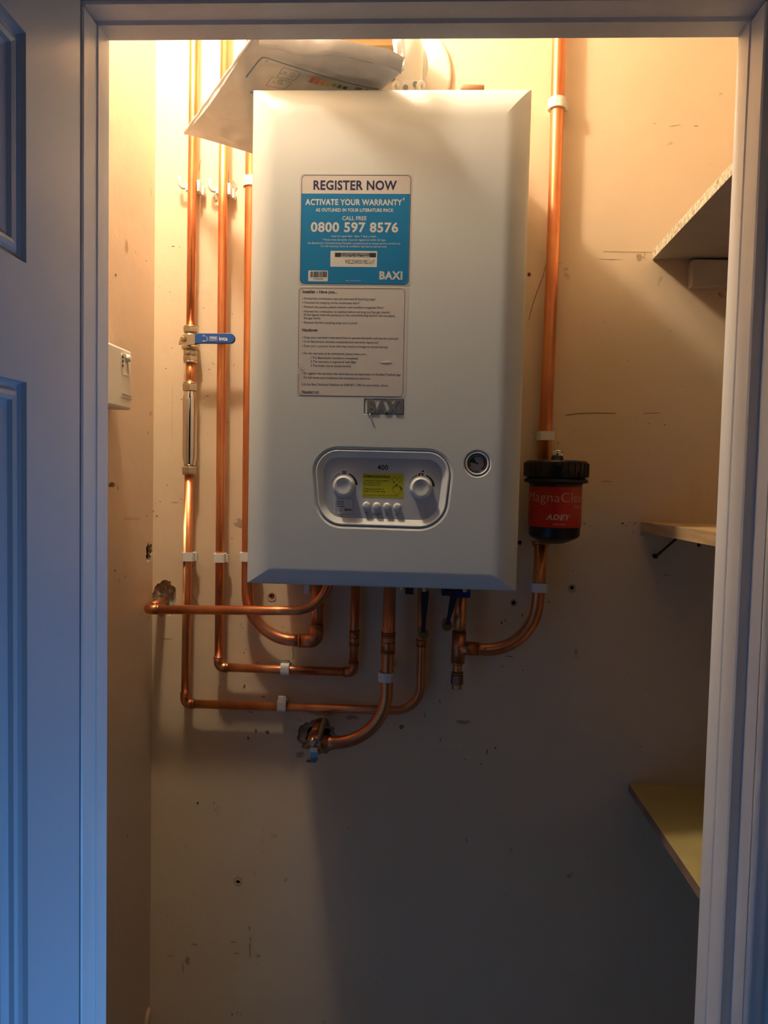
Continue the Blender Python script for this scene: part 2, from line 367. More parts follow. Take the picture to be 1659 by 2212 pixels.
# pencilled scribble
pts = [(268+k*1.1, 1122+(-6 if k % 2 else 3)*(1 if k % 5 else 1.6)*(.6+.4*math.sin(k))) for k in range(32)]
for (a, c_), (d, e) in zip(pts, pts[1:]):
    p, q = atx(a, c_, XL+.0007), atx(d, e, XL+.0007); sm.face([sm.bm.verts.new(x) for x in (p, q, q+Vector((0, 0, .0011)), p+Vector((0, 0, .0011)))])
sm.build('scuff_marks', SCUFF, wl)['kind'] = 'stuff'
b = MB(); b.box((XR, YB-.02, 0), (XR+.06, W, CEIL)); struct(b.build('wall_right', WALL))
b = MB(); b.box((-1.4, -.6, -.05), (1.4, W+.06, 0)); struct(b.build('floor', CARPET))
b = MB(); b.box((XL-.06, YB-.02, CEIL), (XR+.06, W+.06, CEIL+.05)); struct(b.build('ceiling', mat('ceiling_paint', (.88, .84, .76), .8)))
# front wall with its opening, casing and stops
SX = .014
b = MB()
b.box((-1.4, YF-.02, 0), (JL-SX-.025, YB-.001, CEIL)); b.box((JR+SX+.025, YF-.02, 0), (1.4, YB-.001, CEIL)); b.box((JL-SX-.025, YF-.02, JT+SX+.02), (JR+SX+.025, YB-.001, CEIL))
struct(b.build('wall_front', mat('outer_wall_paint', (.78, .76, .74), .8, bump=.2)))
YR = .797                                   # front of the architrave / rebate
def jamb(name, X, s):                       # s=+1 right, -1 left
    m_ = MB(); mid = (YF+YB)/2+.003
    pts = [(X+s*.0015, YB+.001), (X, YB), (X, mid), (X+s*.0016, mid-.0012), (X+s*.0014, YF+.002), (X+s*.003, YF), (X+s*SX, YF), (X+s*SX, YR), (X+s*(SX+.025), YR), (X+s*(SX+.025), YB+.001)]
    m_.loft([[(x, y, z) for x, y in pts] for z in (0, JT)], True, False, True, True)
    return struct(m_.build(name, PAINTW))
jamb('trim_1', JL, -1); jamb('trim_2', JR, 1)
m_ = MB(); mid = (YF+YB)/2+.003; s = 1
pts = [(JT+.0015, YB+.001), (JT, YB), (JT, mid), (JT+.003, mid-.004), (JT+.0028, YF+.002), (JT+.005, YF), (JT+SX, YF), (JT+SX, YR), (JT+SX+.025, YR), (JT+SX+.025, YB+.001)]
m_.loft([[(x, y, z) for z, y in pts] for x in (JL-SX-.025, JR+SX+.025)], True, False, True, True)
struct(m_.build('trim_3', PAINTW))
# chipped paint on the underside of the head
def architrave(name, prof, rot):
    m_ = MB()
    if rot == 'R': L = [[(JR+SX+a, YR-c_, z) for a, c_ in prof] for z in (0, JT+SX+.06)]
    if rot == 'L': L = [[(JL-SX-a, YR-c_, z) for a, c_ in prof] for z in (0, JT+SX+.06)]
    if rot == 'T': L = [[(x, YR-c_, JT+SX+a) for a, c_ in prof] for x in (JL-SX-.06, JR+SX+.06)]
    m_.loft(L, True, True, True, True)
    o = m_.build(name, PAINTW); return struct(o)
prof = [(.001, 0), (.001, .004), (.005, .0075), (.010, .009), (.013, .0125), (.018, .014), (.035, .016), (.058, .017), (.06, .0)]
architrave('trim_4', prof, 'R'); architrave('trim_5', prof, 'T'); 
# ------------------------------------------------------------------ open door leaf on the left
DX0, DY0 = JL-.003, YF-.004
da = math.radians(1.2); ddir = Vector((math.sin(da), -math.cos(da), 0)); dn = Vector((math.cos(da), math.sin(da), 0))
def door_p(s_, z, h=0): return Vector((DX0, DY0, 0))+ddir*s_+dn*h+Vector((0, 0, z))
def door_st(u, v):                          # where a sight line meets the leaf
    d = ray(u, v); t = (Vector((DX0, DY0, 0))-Vector((0, 0, 0))).dot(dn)/d.dot(dn); p = d*t; p.z += CZ
    return (p-Vector((DX0, DY0, 0))).dot(ddir), p.z
sU, zU = door_st(57, 569); sL, zL = door_st(57, 826); DWd = .71; DT = JT+SX-.003
st = sU
rects = [(st, zU, DWd-st, DT-.11), (st, .24, DWd-st, zL)]
b = MB()
b.poly([door_p(0, .01, -.04), door_p(DWd, .01, -.04), door_p(DWd, DT, -.04), door_p(0, DT, -.04)])
outer = [(0, .01), (DWd, .01), (DWd, DT), (0, DT)]
# front face as strips around the panels
zs = [.01, rects[1][1], rects[1][3], rects[0][1], rects[0][3], DT]
for i in range(5):
    z0, z1 = zs[i], zs[i+1]
    if i in (1, 3):
        for s0, s1 in ((0, st), (DWd-st, DWd)): b.poly([door_p(s0, z0), door_p(s1, z0), door_p(s1, z1), door_p(s0, z1)])
    else: b.poly([door_p(0, z0), door_p(DWd, z0), door_p(DWd, z1), door_p(0, z1)])
for p, q in ((0, 1), (1, 2), (2, 3), (3, 0)):
    (s0, z0), (s1, z1) = outer[p], outer[q]; b.poly([door_p(s0, z0), door_p(s1, z1), door_p(s1, z1, -.04), door_p(s0, z0, -.04)])
pm = [(0, 0), (.001, -.005), (.003, -.0085), (.007, -.009), (.010, -.0045), (.014, -.003), (.018, -.0045), (.0195, -.009), (.024, -.0105), (.029, -.012), (.0305, -.016), (.036, -.0175), (.041, -.0185), (.044, -.019)]
for s0, z0, s1, z1 in rects:
    loops = [[door_p(s0+d, z0+d, h), door_p(s1-d, z0+d, h), door_p(s1-d, z1-d, h), door_p(s0+d, z1-d, h)] for d, h in pm]
    b.loft(loops, True, False, False, True)
struct(b.build('door_1', DOORP))
# ------------------------------------------------------------------ shelves on the right
def shelf(name, A, B, thA, YBk, top, mats, label, grp='shelves on the right wall'):
    """A: corner against the back wall, B: where the free edge meets the door lining; top: A is on the upper face"""
    a = at(*A, W-.001); bb = at(*B, YBk); d = (bb-a); e = a+d*1.06
    print(name, 'A', a, 'B', bb)
    t = Vector((0, 0, -thA if top else thA)); ra = Vector((XR-.001, W-.001, a.z)); re = Vector((XR-.001, e.y, e.z))
    s_ = MB(); lo = [a, e, re, ra]; hi = [p+t for p in lo]
    L, H = [s_.bm.verts.new(p) for p in lo], [s_.bm.verts.new(p) for p in hi]
    s_.m = 0; s_.face(L); s_.face(H)
    for i in range(4):
        s_.m = 1; j = (i+1) % 4; s_.face([L[i], L[j], H[j], H[i]])
    o = s_.build(name, mats); tag(o, label, 'shelf', grp); del o['group']; return o, a, e
shelf('corner_shelf', (1409, 561), (1578, 381), .0155, .955, False, [SHW, CHIP], 'upper shelf with pale chipboard edge, seen from below')
shelf('corner_shelf', (1385, 1127), (1541, 1148.6), .018, .955, True, [WOOD, WOOD], 'middle shelf of bare brown wood at eye level')
shelf('corner_shelf', (1358, 1692), (1513, 1919.5), .0155, .955, True, [SHY, WOODD], 'lowest shelf with yellowed top and brown edge')
p = at(1496, 560, W-.02); q = at(1496, 619, W-.02)
b = MB(); b.box((p.x, W-.022, q.z), (XR-.002, W-.0005, p.z-.0005), .0015)
tag(b.build('shelf_batten', mat('batten_paint', (.60, .50, .38), .6, bump=.3)), 'painted wooden batten screwed to wall under the upper shelf', 'batten')
b = MB(); p = at(1417, 1202, W-.01); q = at(1464, 1161, W-.01)
br = thing('dark_rod', 'thin dark diagonal strut under the middle shelf', 'bracket', p)  # thin dark diagonal rod with a small dark disc at its lower end
b.tube([p, q+Vector((0, 0, 0))], .0022, 8); b.build('rod', mat('rod_dark_brown', (.035, .025, .02), .6, .3), br)
b = MB(); b.lathe([(0, .004), (.009, .004)], p, (0, 1, 0), 12); b.build('rod_end_disc', DARKH, br)
# stick poking up in the lower left corner
b = MB(); p0 = at(322, 2180, W-.012); p1 = at(300, 2260, W-.03)
d = p1-p0
b.tube([p0+Vector((0, 0, .003)), p0, p0+d*.06, p0+d*.2, p0+d*.6, p1+d*3], [.0012, .0026, .0048, .0075, .0085, .009], 14)
tag(b.build('wooden_stick', PINK), 'rough pinkish wooden stick end standing in the left wall corner', 'stick')

# ------------------------------------------------------------------ boiler
BY = 1.0646; BX0, BX1 = -.2472, .1428; BZ1 = .5379+CZ; BZ0 = BZ1-.70; BD = .020
BF = BY-BD                                   # raised front plane
bo = thing('gas_boiler', 'large white wall-hung boiler with stickers and a control panel', 'boiler', ((BX0+BX1)/2, W, BZ0))
b = MB()
b.box((BX0+.003, BY+.004, BZ0+.002), (BX1-.003, W-.001, BZ1-.002), .003)
b.build('side_casing', BOIL, bo)
b = MB()
WX, WZT, WZB = .038, .044, .026
n = 14; loops = []
for k in range(n+1):
    t = k/n; h = BD*(1-(1-t)**2.2)*.999 if k else 0
    loops.append([(BX0+WX*t, BY-.004-(h*(BD-.004)/BD), BZ0+WZB*t), (BX1-WX*t, BY-.004-(h*(BD-.004)/BD), BZ0+WZB*t), (BX1-WX*t, BY-.004-(h*(BD-.004)/BD), BZ1-WZT*t), (BX0+WX*t, BY-.004-(h*(BD-.004)/BD), BZ1-WZT*t)])
loops = [[(x+(.0022 if x < 0 else -.0022), BY+.020, z+(.0022 if z < BZ1-.3 else -.0022)) for x, y, z in loops[0]]] + [[(x+(.0009 if x < 0 else -.0009)*(0), BY, z) for x, y, z in loops[0]]] + [[(x+(.0012 if x < 0 else -.0012), BY-.003, z+(.0012 if z < BZ1-.3 else -.0012)) for x, y, z in loops[0]]] + loops
loops = [[(x if i else x, y, z) for x, y, z in l] for i, l in enumerate(loops)]
for l in loops[3:4]:
    for q_ in range(4): l[q_] = (l[q_][0]+(.0022 if l[q_][0] < 0 else -.0022), l[q_][1], l[q_][2]+(.0022 if l[q_][2] < BZ1-.3 else -.0022))
for side in range(4):
    rows = [[l[side], l[(side+1) % 4]] for l in loops]
    V = [[b.bm.verts.new(p) for p in r_] for r_ in rows]
    for a_, c_ in zip(V, V[1:]): b.face([a_[0], a_[1], c_[1], c_[0]], True)
FYp = loops[-1][0][1]                        # y of the flat front
# flat part with openings
def P2(u, v): p = at(u, v, FYp); return (p.x, p.z)
pan = [P2(676, 969), P2(979.5, 976), P2(959, 1143), P2(689, 1134)]
prad = [.033, .033, .040, .036]
def panel_loop(d, y): 
    return [Vector((x, y, z)) for x, z in rounded(inset(pan, d), [max(r_-d, .004) for r_ in prad], 10)]
gc = at(1031.2, 1001.3, FYp)
def circ(c, r, y, n=48): return [Vector((c.x+math.cos(2*PI*i/n)*r, y, c.z+math.sin(2*PI*i/n)*r)) for i in range(n)]
bx0, bz1 = P2(787, 861); bx1, bz0 = P2(872.5, 896)
badge_l = lambda d, y: [Vector((x, y, z)) for x, z in rounded([(bx0+d, bz0+d), (bx1-d, bz0+d), (bx1-d, bz1-d), (bx0+d, bz1-d)], .002, 3)]
def ring_edges(bm, pts):
    vs = [bm.verts.new(p) for p in pts]; return [bm.edges.new((vs[i], vs[(i+1) % len(vs)])) for i in range(len(vs))]
ix0, ix1 = loops[-1][0][0], loops[-1][1][0]; iz0, iz1 = loops[-1][0][2], loops[-1][2][2]
xs_ = (panel_loop(-.0042, FYp), circ(gc, .0197, FYp), badge_l(-.0008, FYp))
zc1 = min(p.z for p in xs_[2])-.006; zc2 = max(p.z for p in xs_[2])+.006; xc = (max(p.x for p in xs_[0])+gc.x-.0197)/2
def fill_rect(xa, za, xb, zb_, hole=None):
    cor = [(xa, za), (xb, za), (xb, zb_), (xa, zb_)]
    if not hole: b.poly([(x, FYp, z) for x, z in cor]); return
    cx_ = sum(p.x for p in hole)/len(hole); cz_ = sum(p.z for p in hole)/len(hole)
    hole = sorted(hole, key=lambda p: math.atan2(p.z-cz_, p.x-cx_)); n_ = len(hole); rim_ = []
    for p in hole:
        dx, dz = p.x-cx_, p.z-cz_; t = 1e9
        for q, d_ in ((xa, dx), (xb, dx)):
            if abs(d_) > 1e-9 and (q-cx_)/d_ > 0: t = min(t, (q-cx_)/d_)
        for q, d_ in ((za, dz), (zb_, dz)):
            if abs(d_) > 1e-9 and (q-cz_)/d_ > 0: t = min(t, (q-cz_)/d_)
        rim_.append((cx_+dx*t, cz_+dz*t))
    ang = lambda x, z: math.atan2(z-cz_, x-cx_)
    for i in range(n_):
        j = (i+1) % n_; a0, a1 = ang(*rim_[i]), ang(*rim_[j])
        if a1 < a0: a1 += 2*PI
        mid_ = [c_ for c_ in cor for k_ in (0, 2*PI) if a0+1e-7 < ang(*c_)+k_ < a1-1e-7]
        pts = [(hole[i].x, FYp, hole[i].z), (rim_[i][0], FYp, rim_[i][1])]+[(x, FYp, z) for x, z in mid_]+[(rim_[j][0], FYp, rim_[j][1]), (hole[j].x, FYp, hole[j].z)]
        b.poly(pts)
fill_rect(ix0, iz0, xc, zc1, xs_[0]); fill_rect(xc, iz0, ix1, zc1, xs_[1]); xb0, xb1 = min(p.x for p in xs_[2])-.006, max(p.x for p in xs_[2])+.006
fill_rect(ix0, zc1, xb0, zc2); fill_rect(xb0, zc1, xb1, zc2, xs_[2]); fill_rect(xb1, zc1, ix1, zc2); fill_rect(ix0, zc2, ix1, iz1)
for (l0, l1, l2, l3) in ((panel_loop(-.0042, FYp), panel_loop(-.0018, FYp+.0006), panel_loop(0, FYp+.0022), panel_loop(.0, FYp+.012)),
                     (circ(gc, .0197, FYp), circ(gc, .0185, FYp+.0007), circ(gc, .0174, FYp+.0022), circ(gc, .0174, FYp+.012)),
                     (badge_l(-.0008, FYp), badge_l(-.0004, FYp+.0001), badge_l(0, FYp+.0004), badge_l(0, FYp+.0010))):
    b.loft([l0, l1, l2, l3], True, True)
b.build('front_cover', BOIL, bo)
b = MB(); b.poly([Vector((x, FYp+.0125, z)) for x, z in [(gc.x-.018, gc.z-.018), (gc.x+.018, gc.z-.018), (gc.x+.018, gc.z+.018), (gc.x-.018, gc.z+.018)]])
b.poly(panel_loop(-.0001, FYp+.0121)); b.build('gap_backing', GROOVE, bo)
# control panel: rim, sloped bezel and fascia
FD = FYp+.0062
b = MB()
b.loft([panel_loop(.0008, FYp+.011), panel_loop(.0008, FYp+.0012), panel_loop(.0013, FYp+.0005), panel_loop(.0034, FYp+.0006), panel_loop(.0040, FYp+.0012)], True, True)
rim = b.build('control_panel', RIMW, bo)
b = MB(); b.loft([panel_loop(.0040, FYp+.0012), panel_loop(.0105, FD-.0006), panel_loop(.0112, FD)], True, True); b.build('bezel', RIMW, rim)
b = MB(); b.poly(panel_loop(.0112, FD)); b.build('fascia', PANEL, rim)
pp = plane_place(827, 1050, FD-.00006)
FK = FD
def knob(u, v, name='knob'):
    c = at(u, v, FD); c.y = FD; k = MB()
    k.lathe([(0, .0158), (.0008, .0158), (.0010, .0148), (.0012, .0142), (.0085, .0136), (.0098, .0128), (.0101, .0118), (.0093, .0085), (.0088, .004)], c, (0, -1, 0), 48)
    return k.build(name, RIMW, rim)
knob(743, 1050); knob(909.5, 1053.5)
for u, v in ((791.5, 1092), (814, 1093.2), (836, 1094.3), (858, 1095.3)):
    c = at(u, v, FD); k = MB(); k.lathe([(0, .0056), (.0006, .0055), (.0008, .0050), (.0040, .0047), (.0047, .0040), (.0047, .002)], c, (0, -1, 0), 28); k.build('button', RIMW, rim)
def arc_mark(mb, c, r, a0, a1, w0, w1, y, n=16):
    L = [[], []]
    for i in range(n+1):
        t = i/n; a = a0+(a1-a0)*t; wd = w0+(w1-w0)*t
        for k, rr in ((0, r-wd/2), (1, r+wd/2)): L[k].append(Vector((c.x+math.cos(a)*rr, y, c.z+math.sin(a)*rr)))
    mb.loft(L, False, False)
def line(mb, p, q, wd, y):
    p, q = Vector((p[0], y, p[1])), Vector((q[0], y, q[1])); n_ = Vector((-(q-p).z, 0, (q-p).x)).normalized()*wd/2
    mb.face([mb.bm.verts.new(x) for x in (p+n_, q+n_, q-n_, p-n_)])
def pl2(place, u, v): p = place(u, v); return (p.x, p.z)
def frame_line(mb, poly, wd, y, rad):
    a = rounded(poly, rad, 6); c_ = rounded(inset(poly, wd), max(rad-wd, .0002), 6)
    mb.loft([[Vector((x, y, z)) for x, z in a], [Vector((x, y, z)) for x, z in c_]], True, False)
yi = FD-.00006
for u, v in ((743, 1048.5), (909.5, 1052)):
    c = at(u, v, FD); ik = MB()
    arc_mark(ik, c, .0175, math.radians(175), math.radians(108), .0003, .0012, yi)
    arc_mark(ik, c, .0178, math.radians(68), math.radians(4), .0016, .0034, yi)
    if u < 800:
        for k in range(5):
            x = c.x-.0026+k*.0013; line(ik, (x, c.z+.0158), (x, c.z+.0205), .0008, yi)
        for k in (.0165, .0198): line(ik, (c.x-.003, c.z+k), (c.x+.003, c.z+k), .0005, yi)
    else:
        line(ik, (c.x-.0035, c.z+.0185), (c.x+.003, c.z+.0185), .0016, yi); line(ik, (c.x+.0022, c.z+.0155), (c.x+.0022, c.z+.0192), .0016, yi)
        line(ik, (c.x-.003, c.z+.0155), (c.x-.003, c.z+.0192), .0022, yi); line(ik, (c.x+.002, c.z+.021), (c.x+.002, c.z+.0235), .0026, yi)
    ik.build('knob_scale', INK, rim)
ik = MB()
put_text(ik, '400', 815, 1014.5, 838.5, 10, pp, .02); ik.build('number_print', INK, rim); ik = MB()
put_text(ik, 'RESET', 804.5, 1113.6, 824.5, 5.4, pp)
for k in range(3):
    v = 1108.6+k*2.5; line(ik, pl2(pp, 832, v), pl2(pp, 840, v), .0004, yi)
line(ik, pl2(pp, 853.5, 1111), pl2(pp, 856.5, 1114.3), .0006, yi); line(ik, pl2(pp, 856.5, 1114.3), pl2(pp, 862, 1107.6), .0006, yi)
cc = pp(792.5, 1110.4); arc_mark(ik, cc, .0019, math.radians(90), math.radians(-90), .0006, .0006, yi)
line(ik, (cc.x, cc.z+.0019), (cc.x-.0022, cc.z+.0019), .0006, yi); line(ik, (cc.x, cc.z-.0019), (cc.x-.0012, cc.z-.0019), .0006, yi)
line(ik, (cc.x-.0025, cc.z+.0019), (cc.x-.0008, cc.z+.0031), .0005, yi); line(ik, (cc.x-.0025, cc.z+.0019), (cc.x-.0008, cc.z+.0007), .0005, yi)
ik.build('button_symbols', INK, rim)
# yellow label on the fascia
def card(name, corners, rad, y, th, m, parent):
    k = MB(); l = rounded(corners, rad, 6)
    k.loft([[Vector((x, y+th, z)) for x, z in l], [Vector((x, y, z)) for x, z in l]], True, False, False, True)
    return k.build(name, m, parent)
def rect_px(u0_, v0_, u1_, v1_, y):
    a, c_ = at(u0_, v0_, y), at(u1_, v1_, y); 
    tl = at(u0_, v0_, y); br_ = at(u1_, v1_, y)
    return [(tl.x, br_.z), (br_.x, br_.z), (br_.x, tl.z), (tl.x, tl.z)]
ye = card('yellow_label', rect_px(783.5, 1022, 871, 1076, FD), .0018, FD-.00015, .0001, YEL, rim)
ik = MB(); yy = FD-.0002; pv = plane_place(784, 1023, yy)
put_text(ik, 'COMMISSIONING MODE:', 785.5, 1030.6, 843, 4.2, pv, .03); line(ik, pl2(pv, 785.5, 1032.2), pl2(pv, 843, 1032.2), .0003, yy)
for s_, v, e in (('1. Hold these 2 buttons together', 1039, 840), ('and release to activate', 1043.5, 824), ('commissioning mode.', 1048, 822), ('2. Adjust potentiometer to', 1057, 829), ('toggle Low and High setting.', 1062, 833), ('3. L = low CH / h = max CH / H = max DHW', 1070.8, 860)):
    put_text(ik, s_, 785.5, v, e, 3.0, pv, .012)
for u, v, r_ in ((851.5, 1036, 4.3), (863.5, 1036, 4.3), (857, 1059, 8)):
    arc_mark(ik, pv(u, v), px(r_, yy), 0, 2*PI, .0004, .0004, yy, 28)
arc_mark(ik, pv(857, 1059), px(10.4, yy), math.radians(60), math.radians(5), .001, .002, yy); arc_mark(ik, pv(857, 1059), px(10.4, yy), math.radians(170), math.radians(105), .0003, .0008, yy)
line(ik, pl2(pv, 854.5, 1047.5), pl2(pv, 859.5, 1047.5), .0018, yy); line(ik, pl2(pv, 860.5, 1042.8), pl2(pv, 866, 1042.8), .0004, yy); line(ik, pl2(pv, 848.5, 1042.4), pl2(pv, 853, 1042.4), .0009, yy)
ik.build('lettering', INK, ye)
# speech-bubble sticker
sb = card('white_label', rect_px(721.5, 1075.5, 763.5, 1116, FD), .0022, FD-.00012, .0001, PAPER2, rim)
ik = MB(); yy = FD-.00016; pv = plane_place(724, 1077, yy)
q = [pl2(pv, 725, 1111.5), pl2(pv, 762.5, 1111.5), pl2(pv, 762.5, 1077), pl2(pv, 725, 1077)]
frame_line(ik, q, .0004, yy, .002)
line(ik, pl2(pv, 731.5, 1111.5), pl2(pv, 736.5, 1116), .0004, yy); line(ik, pl2(pv, 736.5, 1116), pl2(pv, 740.5, 1111.5), .0004, yy)
for s_, v, e in (('Scan and', 1084.7, 742.5), ('learn all', 1089.8, 741), ('about me.', 1095, 744)): put_text(ik, s_, 726.5, v, e, 3.2, pv, .03)
for s_, v, e in (('Discover the', 1100.6, 741), ('quick guide.', 1103.8, 740)): put_text(ik, s_, 726.5, v, e, 1.9, pv)
put_text(ik, 'BAXI', 744.5, 1103.3, 759.5, 4.8, pv, .04); put_text(ik, 'www.baxi.co.uk', 745, 1109.4, 759, 1.2, pv)
ik.build('lettering', INK, sb)
# pressure gauge
b = MB(); gy = FYp+.001
b.lathe([(.010, .0166), (0, .0166), (-.0006, .0160), (-.0004, .0146), (.0012, .0136), (.0030, .0134)], Vector((gc.x, gy, gc.z)), (0, 1, 0), 48, caps=False)
ga = b.build('pressure_gauge', RIMW, bo)
b = MB(); b.lathe([(.0012, .0139), (.0006, .0137), (.0010, .0127), (.0034, .0124)], Vector((gc.x, gy, gc.z)), (0, 1, 0), 40, caps=False); b.build('gauge_ring', BLACK, ga)
b = MB(); b.poly(circ(gc, .0126, gy+.0033)); dl = b.build('dial', DIAL, ga)
gm = MB(); yg = gy+.0031
arc_mark(gm, gc, .0103, math.radians(38), math.radians(-52), .0022, .0022, yg); arc_mark(gm, gc, .0103, math.radians(208), math.radians(178), .0022, .0022, yg); gm.build('red_zones', REDI, ga)
gm = MB(); arc_mark(gm, gc, .0103, math.radians(176), math.radians(40), .0022, .0006, yg)
arc_mark(gm, gc, .0058, math.radians(172), math.radians(120), .0095, .0095, yg-.0001); gm.build('green_zone', GREENI, ga)
gm = MB(); line(gm, (gc.x, gc.z), (gc.x-.0085, gc.z+.0028), .0006, yg-.0006); gm.lathe([(0, .0013), (.001, .0013)], Vector((gc.x, yg-.001, gc.z)), (0, 1, 0), 14); gm.build('needle', BLACK, ga)
gm = MB(); pv = plane_place(1031, 1001, yg)
put_text(gm, 'bar', 1028, 1018.5, 1034, 2.6, pv, .02)
for s_, u, v in (('0', 1020, 1009.5), ('1', 1022, 994), ('2', 1030, 991.5), ('3', 1039.5, 1001), ('4', 1037, 1013)): put_text(gm, s_, u, v, u+1.8, 2.4, pv, .02)
gm.build('dial_numbers', INK, ga)
# badge
b = MB(); b.poly(badge_l(0, FYp+.0008))
bd = b.build('badge', RIMW, bo)
b = MB(); b.loft([badge_l(.0004, FYp+.0007), badge_l(.0009, FYp+.0007)], True, False); b.build('badge_outline', GROOVE, bd)
def solid_text(mb, s_, ua, vb, ub, cap, place, depth, bold):
    vs, fs = text_verts(s_, bold, 4); x0 = min(p_[0] for p_ in vs); x1 = max(p_[0] for p_ in vs); k = cap/caph()
    P0 = at(ua, vb, place.Y); kx = (at(ub, vb, place.Y).x-P0.x)/(x1-x0); kz = (at(ua, vb-cap, place.Y).z-P0.z)/caph()
    A = [Vector((P0.x+(p_[0]-x0)*kx, place.Y, P0.z+p_[1]*kz)) for p_ in vs]
    V = [mb.bm.verts.new(p_) for p_ in A]; V2 = [mb.bm.verts.new(p_+Vector((0, depth, 0))) for p_ in A]; ec = {}
    for f in fs:
        mb.face([V[i] for i in f])
        for i in range(len(f)):
            e = (f[i], f[(i+1) % len(f)]); ec[tuple(sorted(e))] = ec.get(tuple(sorted(e)), 0)+1
    for (i, j), c_ in ec.items():
        if c_ == 1: mb.face([V[i], V[j], V2[j], V2[i]])
b = MB(); solid_text(b, 'BAXI', 793, 890.5, 869.5, 24.5, plane_place(793, 890, FYp-.0009), .0017, .055); b.build('letters', BADGE, bd)
b = MB(); b.tube([at(u, v, FYp-.0012) for u, v in ((799, 893), (799.5, 897), (801, 902), (804, 906), (806, 908))], [.0009, .0008, .0006, .0005, .0003], 6); b.build('torn_film', PAPER, bo)
# register sticker
ys = FYp-.00015
s1 = card('registration_sticker', rect_px(648, 375.5, 886, 617.5, ys), .004, ys, .0001, PAPER, bo)
def sub_card(name, r, rad, dy, m, parent): return card(name, r, rad, ys-dy, .00002, m, parent)
blue = rounded(rect_px(651.5, 418, 881.5, 614.5, ys), [.006, .006, .0002, .0002], 6)
k = MB(); k.poly([Vector((x, ys-.00003, z)) for x, z in blue]); k.build('blue_field', CYAN, s1)
ik = MB(); q = rect_px(651.5, 377.5, 883, 615.5, ys); frame_line(ik, q, .0007, ys-.00007, .006)
pv = plane_place(652, 378, ys-.00007)
put_text(ik, 'REGISTER NOW', 677, 409.3, 857, 19, pv, .028); ik.build('navy_print', NAVY, s1)
S = lambda x, y: (620+x/5.53, 360+y/5.53)
wt = MB()
def wl_text(s_, xa, yb, xb, cap, bold=0, mbb=None, pl=None): 
    u1_, v1_ = S(xa, yb); u2_, _ = S(xb, yb); put_text(mbb or wt, s_, u1_, v1_, u2_, cap/5.53, pl or pv, bold)
wl_text('ACTIVATE YOUR WARRANTY', 218, 455, 1375, 66, .03); wl_text('*', 1382, 430, 1405, 60, .01); wt.build('heading_print', WHITET, s1); wt = MB()
wl_text('AS OUTLINED IN YOUR LITERATURE PACK', 343, 535, 1273, 38, .025)
wl_text('CALL FREE', 660, 638, 950, 46, .022); wl_text('0800 597 8576', 283, 775, 1328, 108, .03); wt.build('phone_number', WHITET, s1); wt = MB()
for s_, xa, yb, xb in (('Lines are open 8am - 8pm, 7 days a week.', 528, 840, 1070), ('* Please note the boiler must be registered within 30 days,', 420, 882, 1183), ('the Benchmark Commissioning Checklist completed and an annual service carried out.', 246, 922, 1356), ('For full warranty terms & conditions see baxi.co.uk/warranty', 404, 960, 1192)):
    wl_text(s_, xa, yb, xb, 23, .004)
wt.build('small_print', WHITET, s1); wt = MB(); wl_text('BAX_STICK_07/22_03', 702, 1366, 878, 12); wt.build('code_print', WHITET, s1); wt = MB(); wl_text('BAXI', 1103, 1342, 1378, 88, .04)
wt.build('logo_print', WHITET, s1)
for r_ in ((*S(520, 1005), *S(1073, 1200)), (*S(255, 1240), *S(487, 1370))): sub_card('white_patch', rect_px(*r_, ys), .0012, .00006, PAPER2, s1)
ik = MB(); pv6 = plane_place(652, 378, ys-.00010)
q = rect_px(*S(573, 1027), *S(1063, 1083), ys); ik.face([ik.bm.verts.new((x, ys-.00010, z)) for x, z in q])
wl_text('WEL253430019BC-L+7', 692, 1160, 1046, 50, .004, ik, pv6); wl_text('7729390', 313, 1354, 430, 24, .01, ik, pv6)
rb = random.Random(3); x = 276
while x < 470:
    wd = rb.choice((4, 6, 9)); (ua, va), (ub, vb) = S(x, 1252), S(x+wd, 1322); q = rect_px(ua, va, ub, vb, ys)
    ik.face([ik.bm.verts.new((X_, ys-.00010, z)) for X_, z in q]); x += wd+rb.choice((3, 5, 7))
ik.build('black_print', INK, s1)
wt = MB(); pv7 = plane_place(652, 378, ys-.00013)
wl_text('TO ACTIVATE YOUR WARRANTY', 645, 1050, 985, 16, .02, wt, pv7); wl_text('REGISTER THIS SERIAL NUMBER', 643, 1076, 990, 16, .02, wt, pv7); wt.build('reversed_print', PAPER2, s1)
# installer sticker
s2 = card('installer_sticker', rect_px(644.5, 619, 877, 858.5, ys), .004, ys, .0001, PAPER, bo)
T = lambda x, y: (620+x/5.53, 610+y/5.53)
ik = MB(); pv = plane_place(646, 622, ys-.00007)
a = [T(143, 65), T(1411, 75), T(1385, 1368), T(133, 1352)]
frame_line(ik, [pl2(lambda u, v: at(u, v, ys), *a[3]), pl2(lambda u, v: at(u, v, ys), *a[2]), pl2(lambda u, v: at(u, v, ys), *a[1]), pl2(lambda u, v: at(u, v, ys), *a[0])], .0005, ys-.00007, .006)
def it(s_, xa, yb, xb, cap=26, bold=.006):
    (u1_, v1_), (u2_, _) = T(xa, yb), T(xb, yb); put_text(ik, s_, u1_, v1_, u2_, cap/5.53, pv, bold)
it('Installer - Have you...', 185, 126, 598, 32, .035)
rows = [('• Primed the condensate trap and removed all blanking plugs?', 184, 204, 1056), ('• Checked the integrity of the condensate drain?', 184, 252, 867), ('• Flushed the system, added inhibitor and installed a magnetic filter?', 183, 304, 1158),
 ('• Allowed the combustion to stabilise before carrying out flue gas checks?', 183, 358, 1230), ('(If the figures meet the guidance in the commissioning section, do not adjust', 198, 398, 1288), ('the gas valve)', 198, 438, 396), ('• Ensured the flue sampling plugs are in place?', 182, 490, 840)]
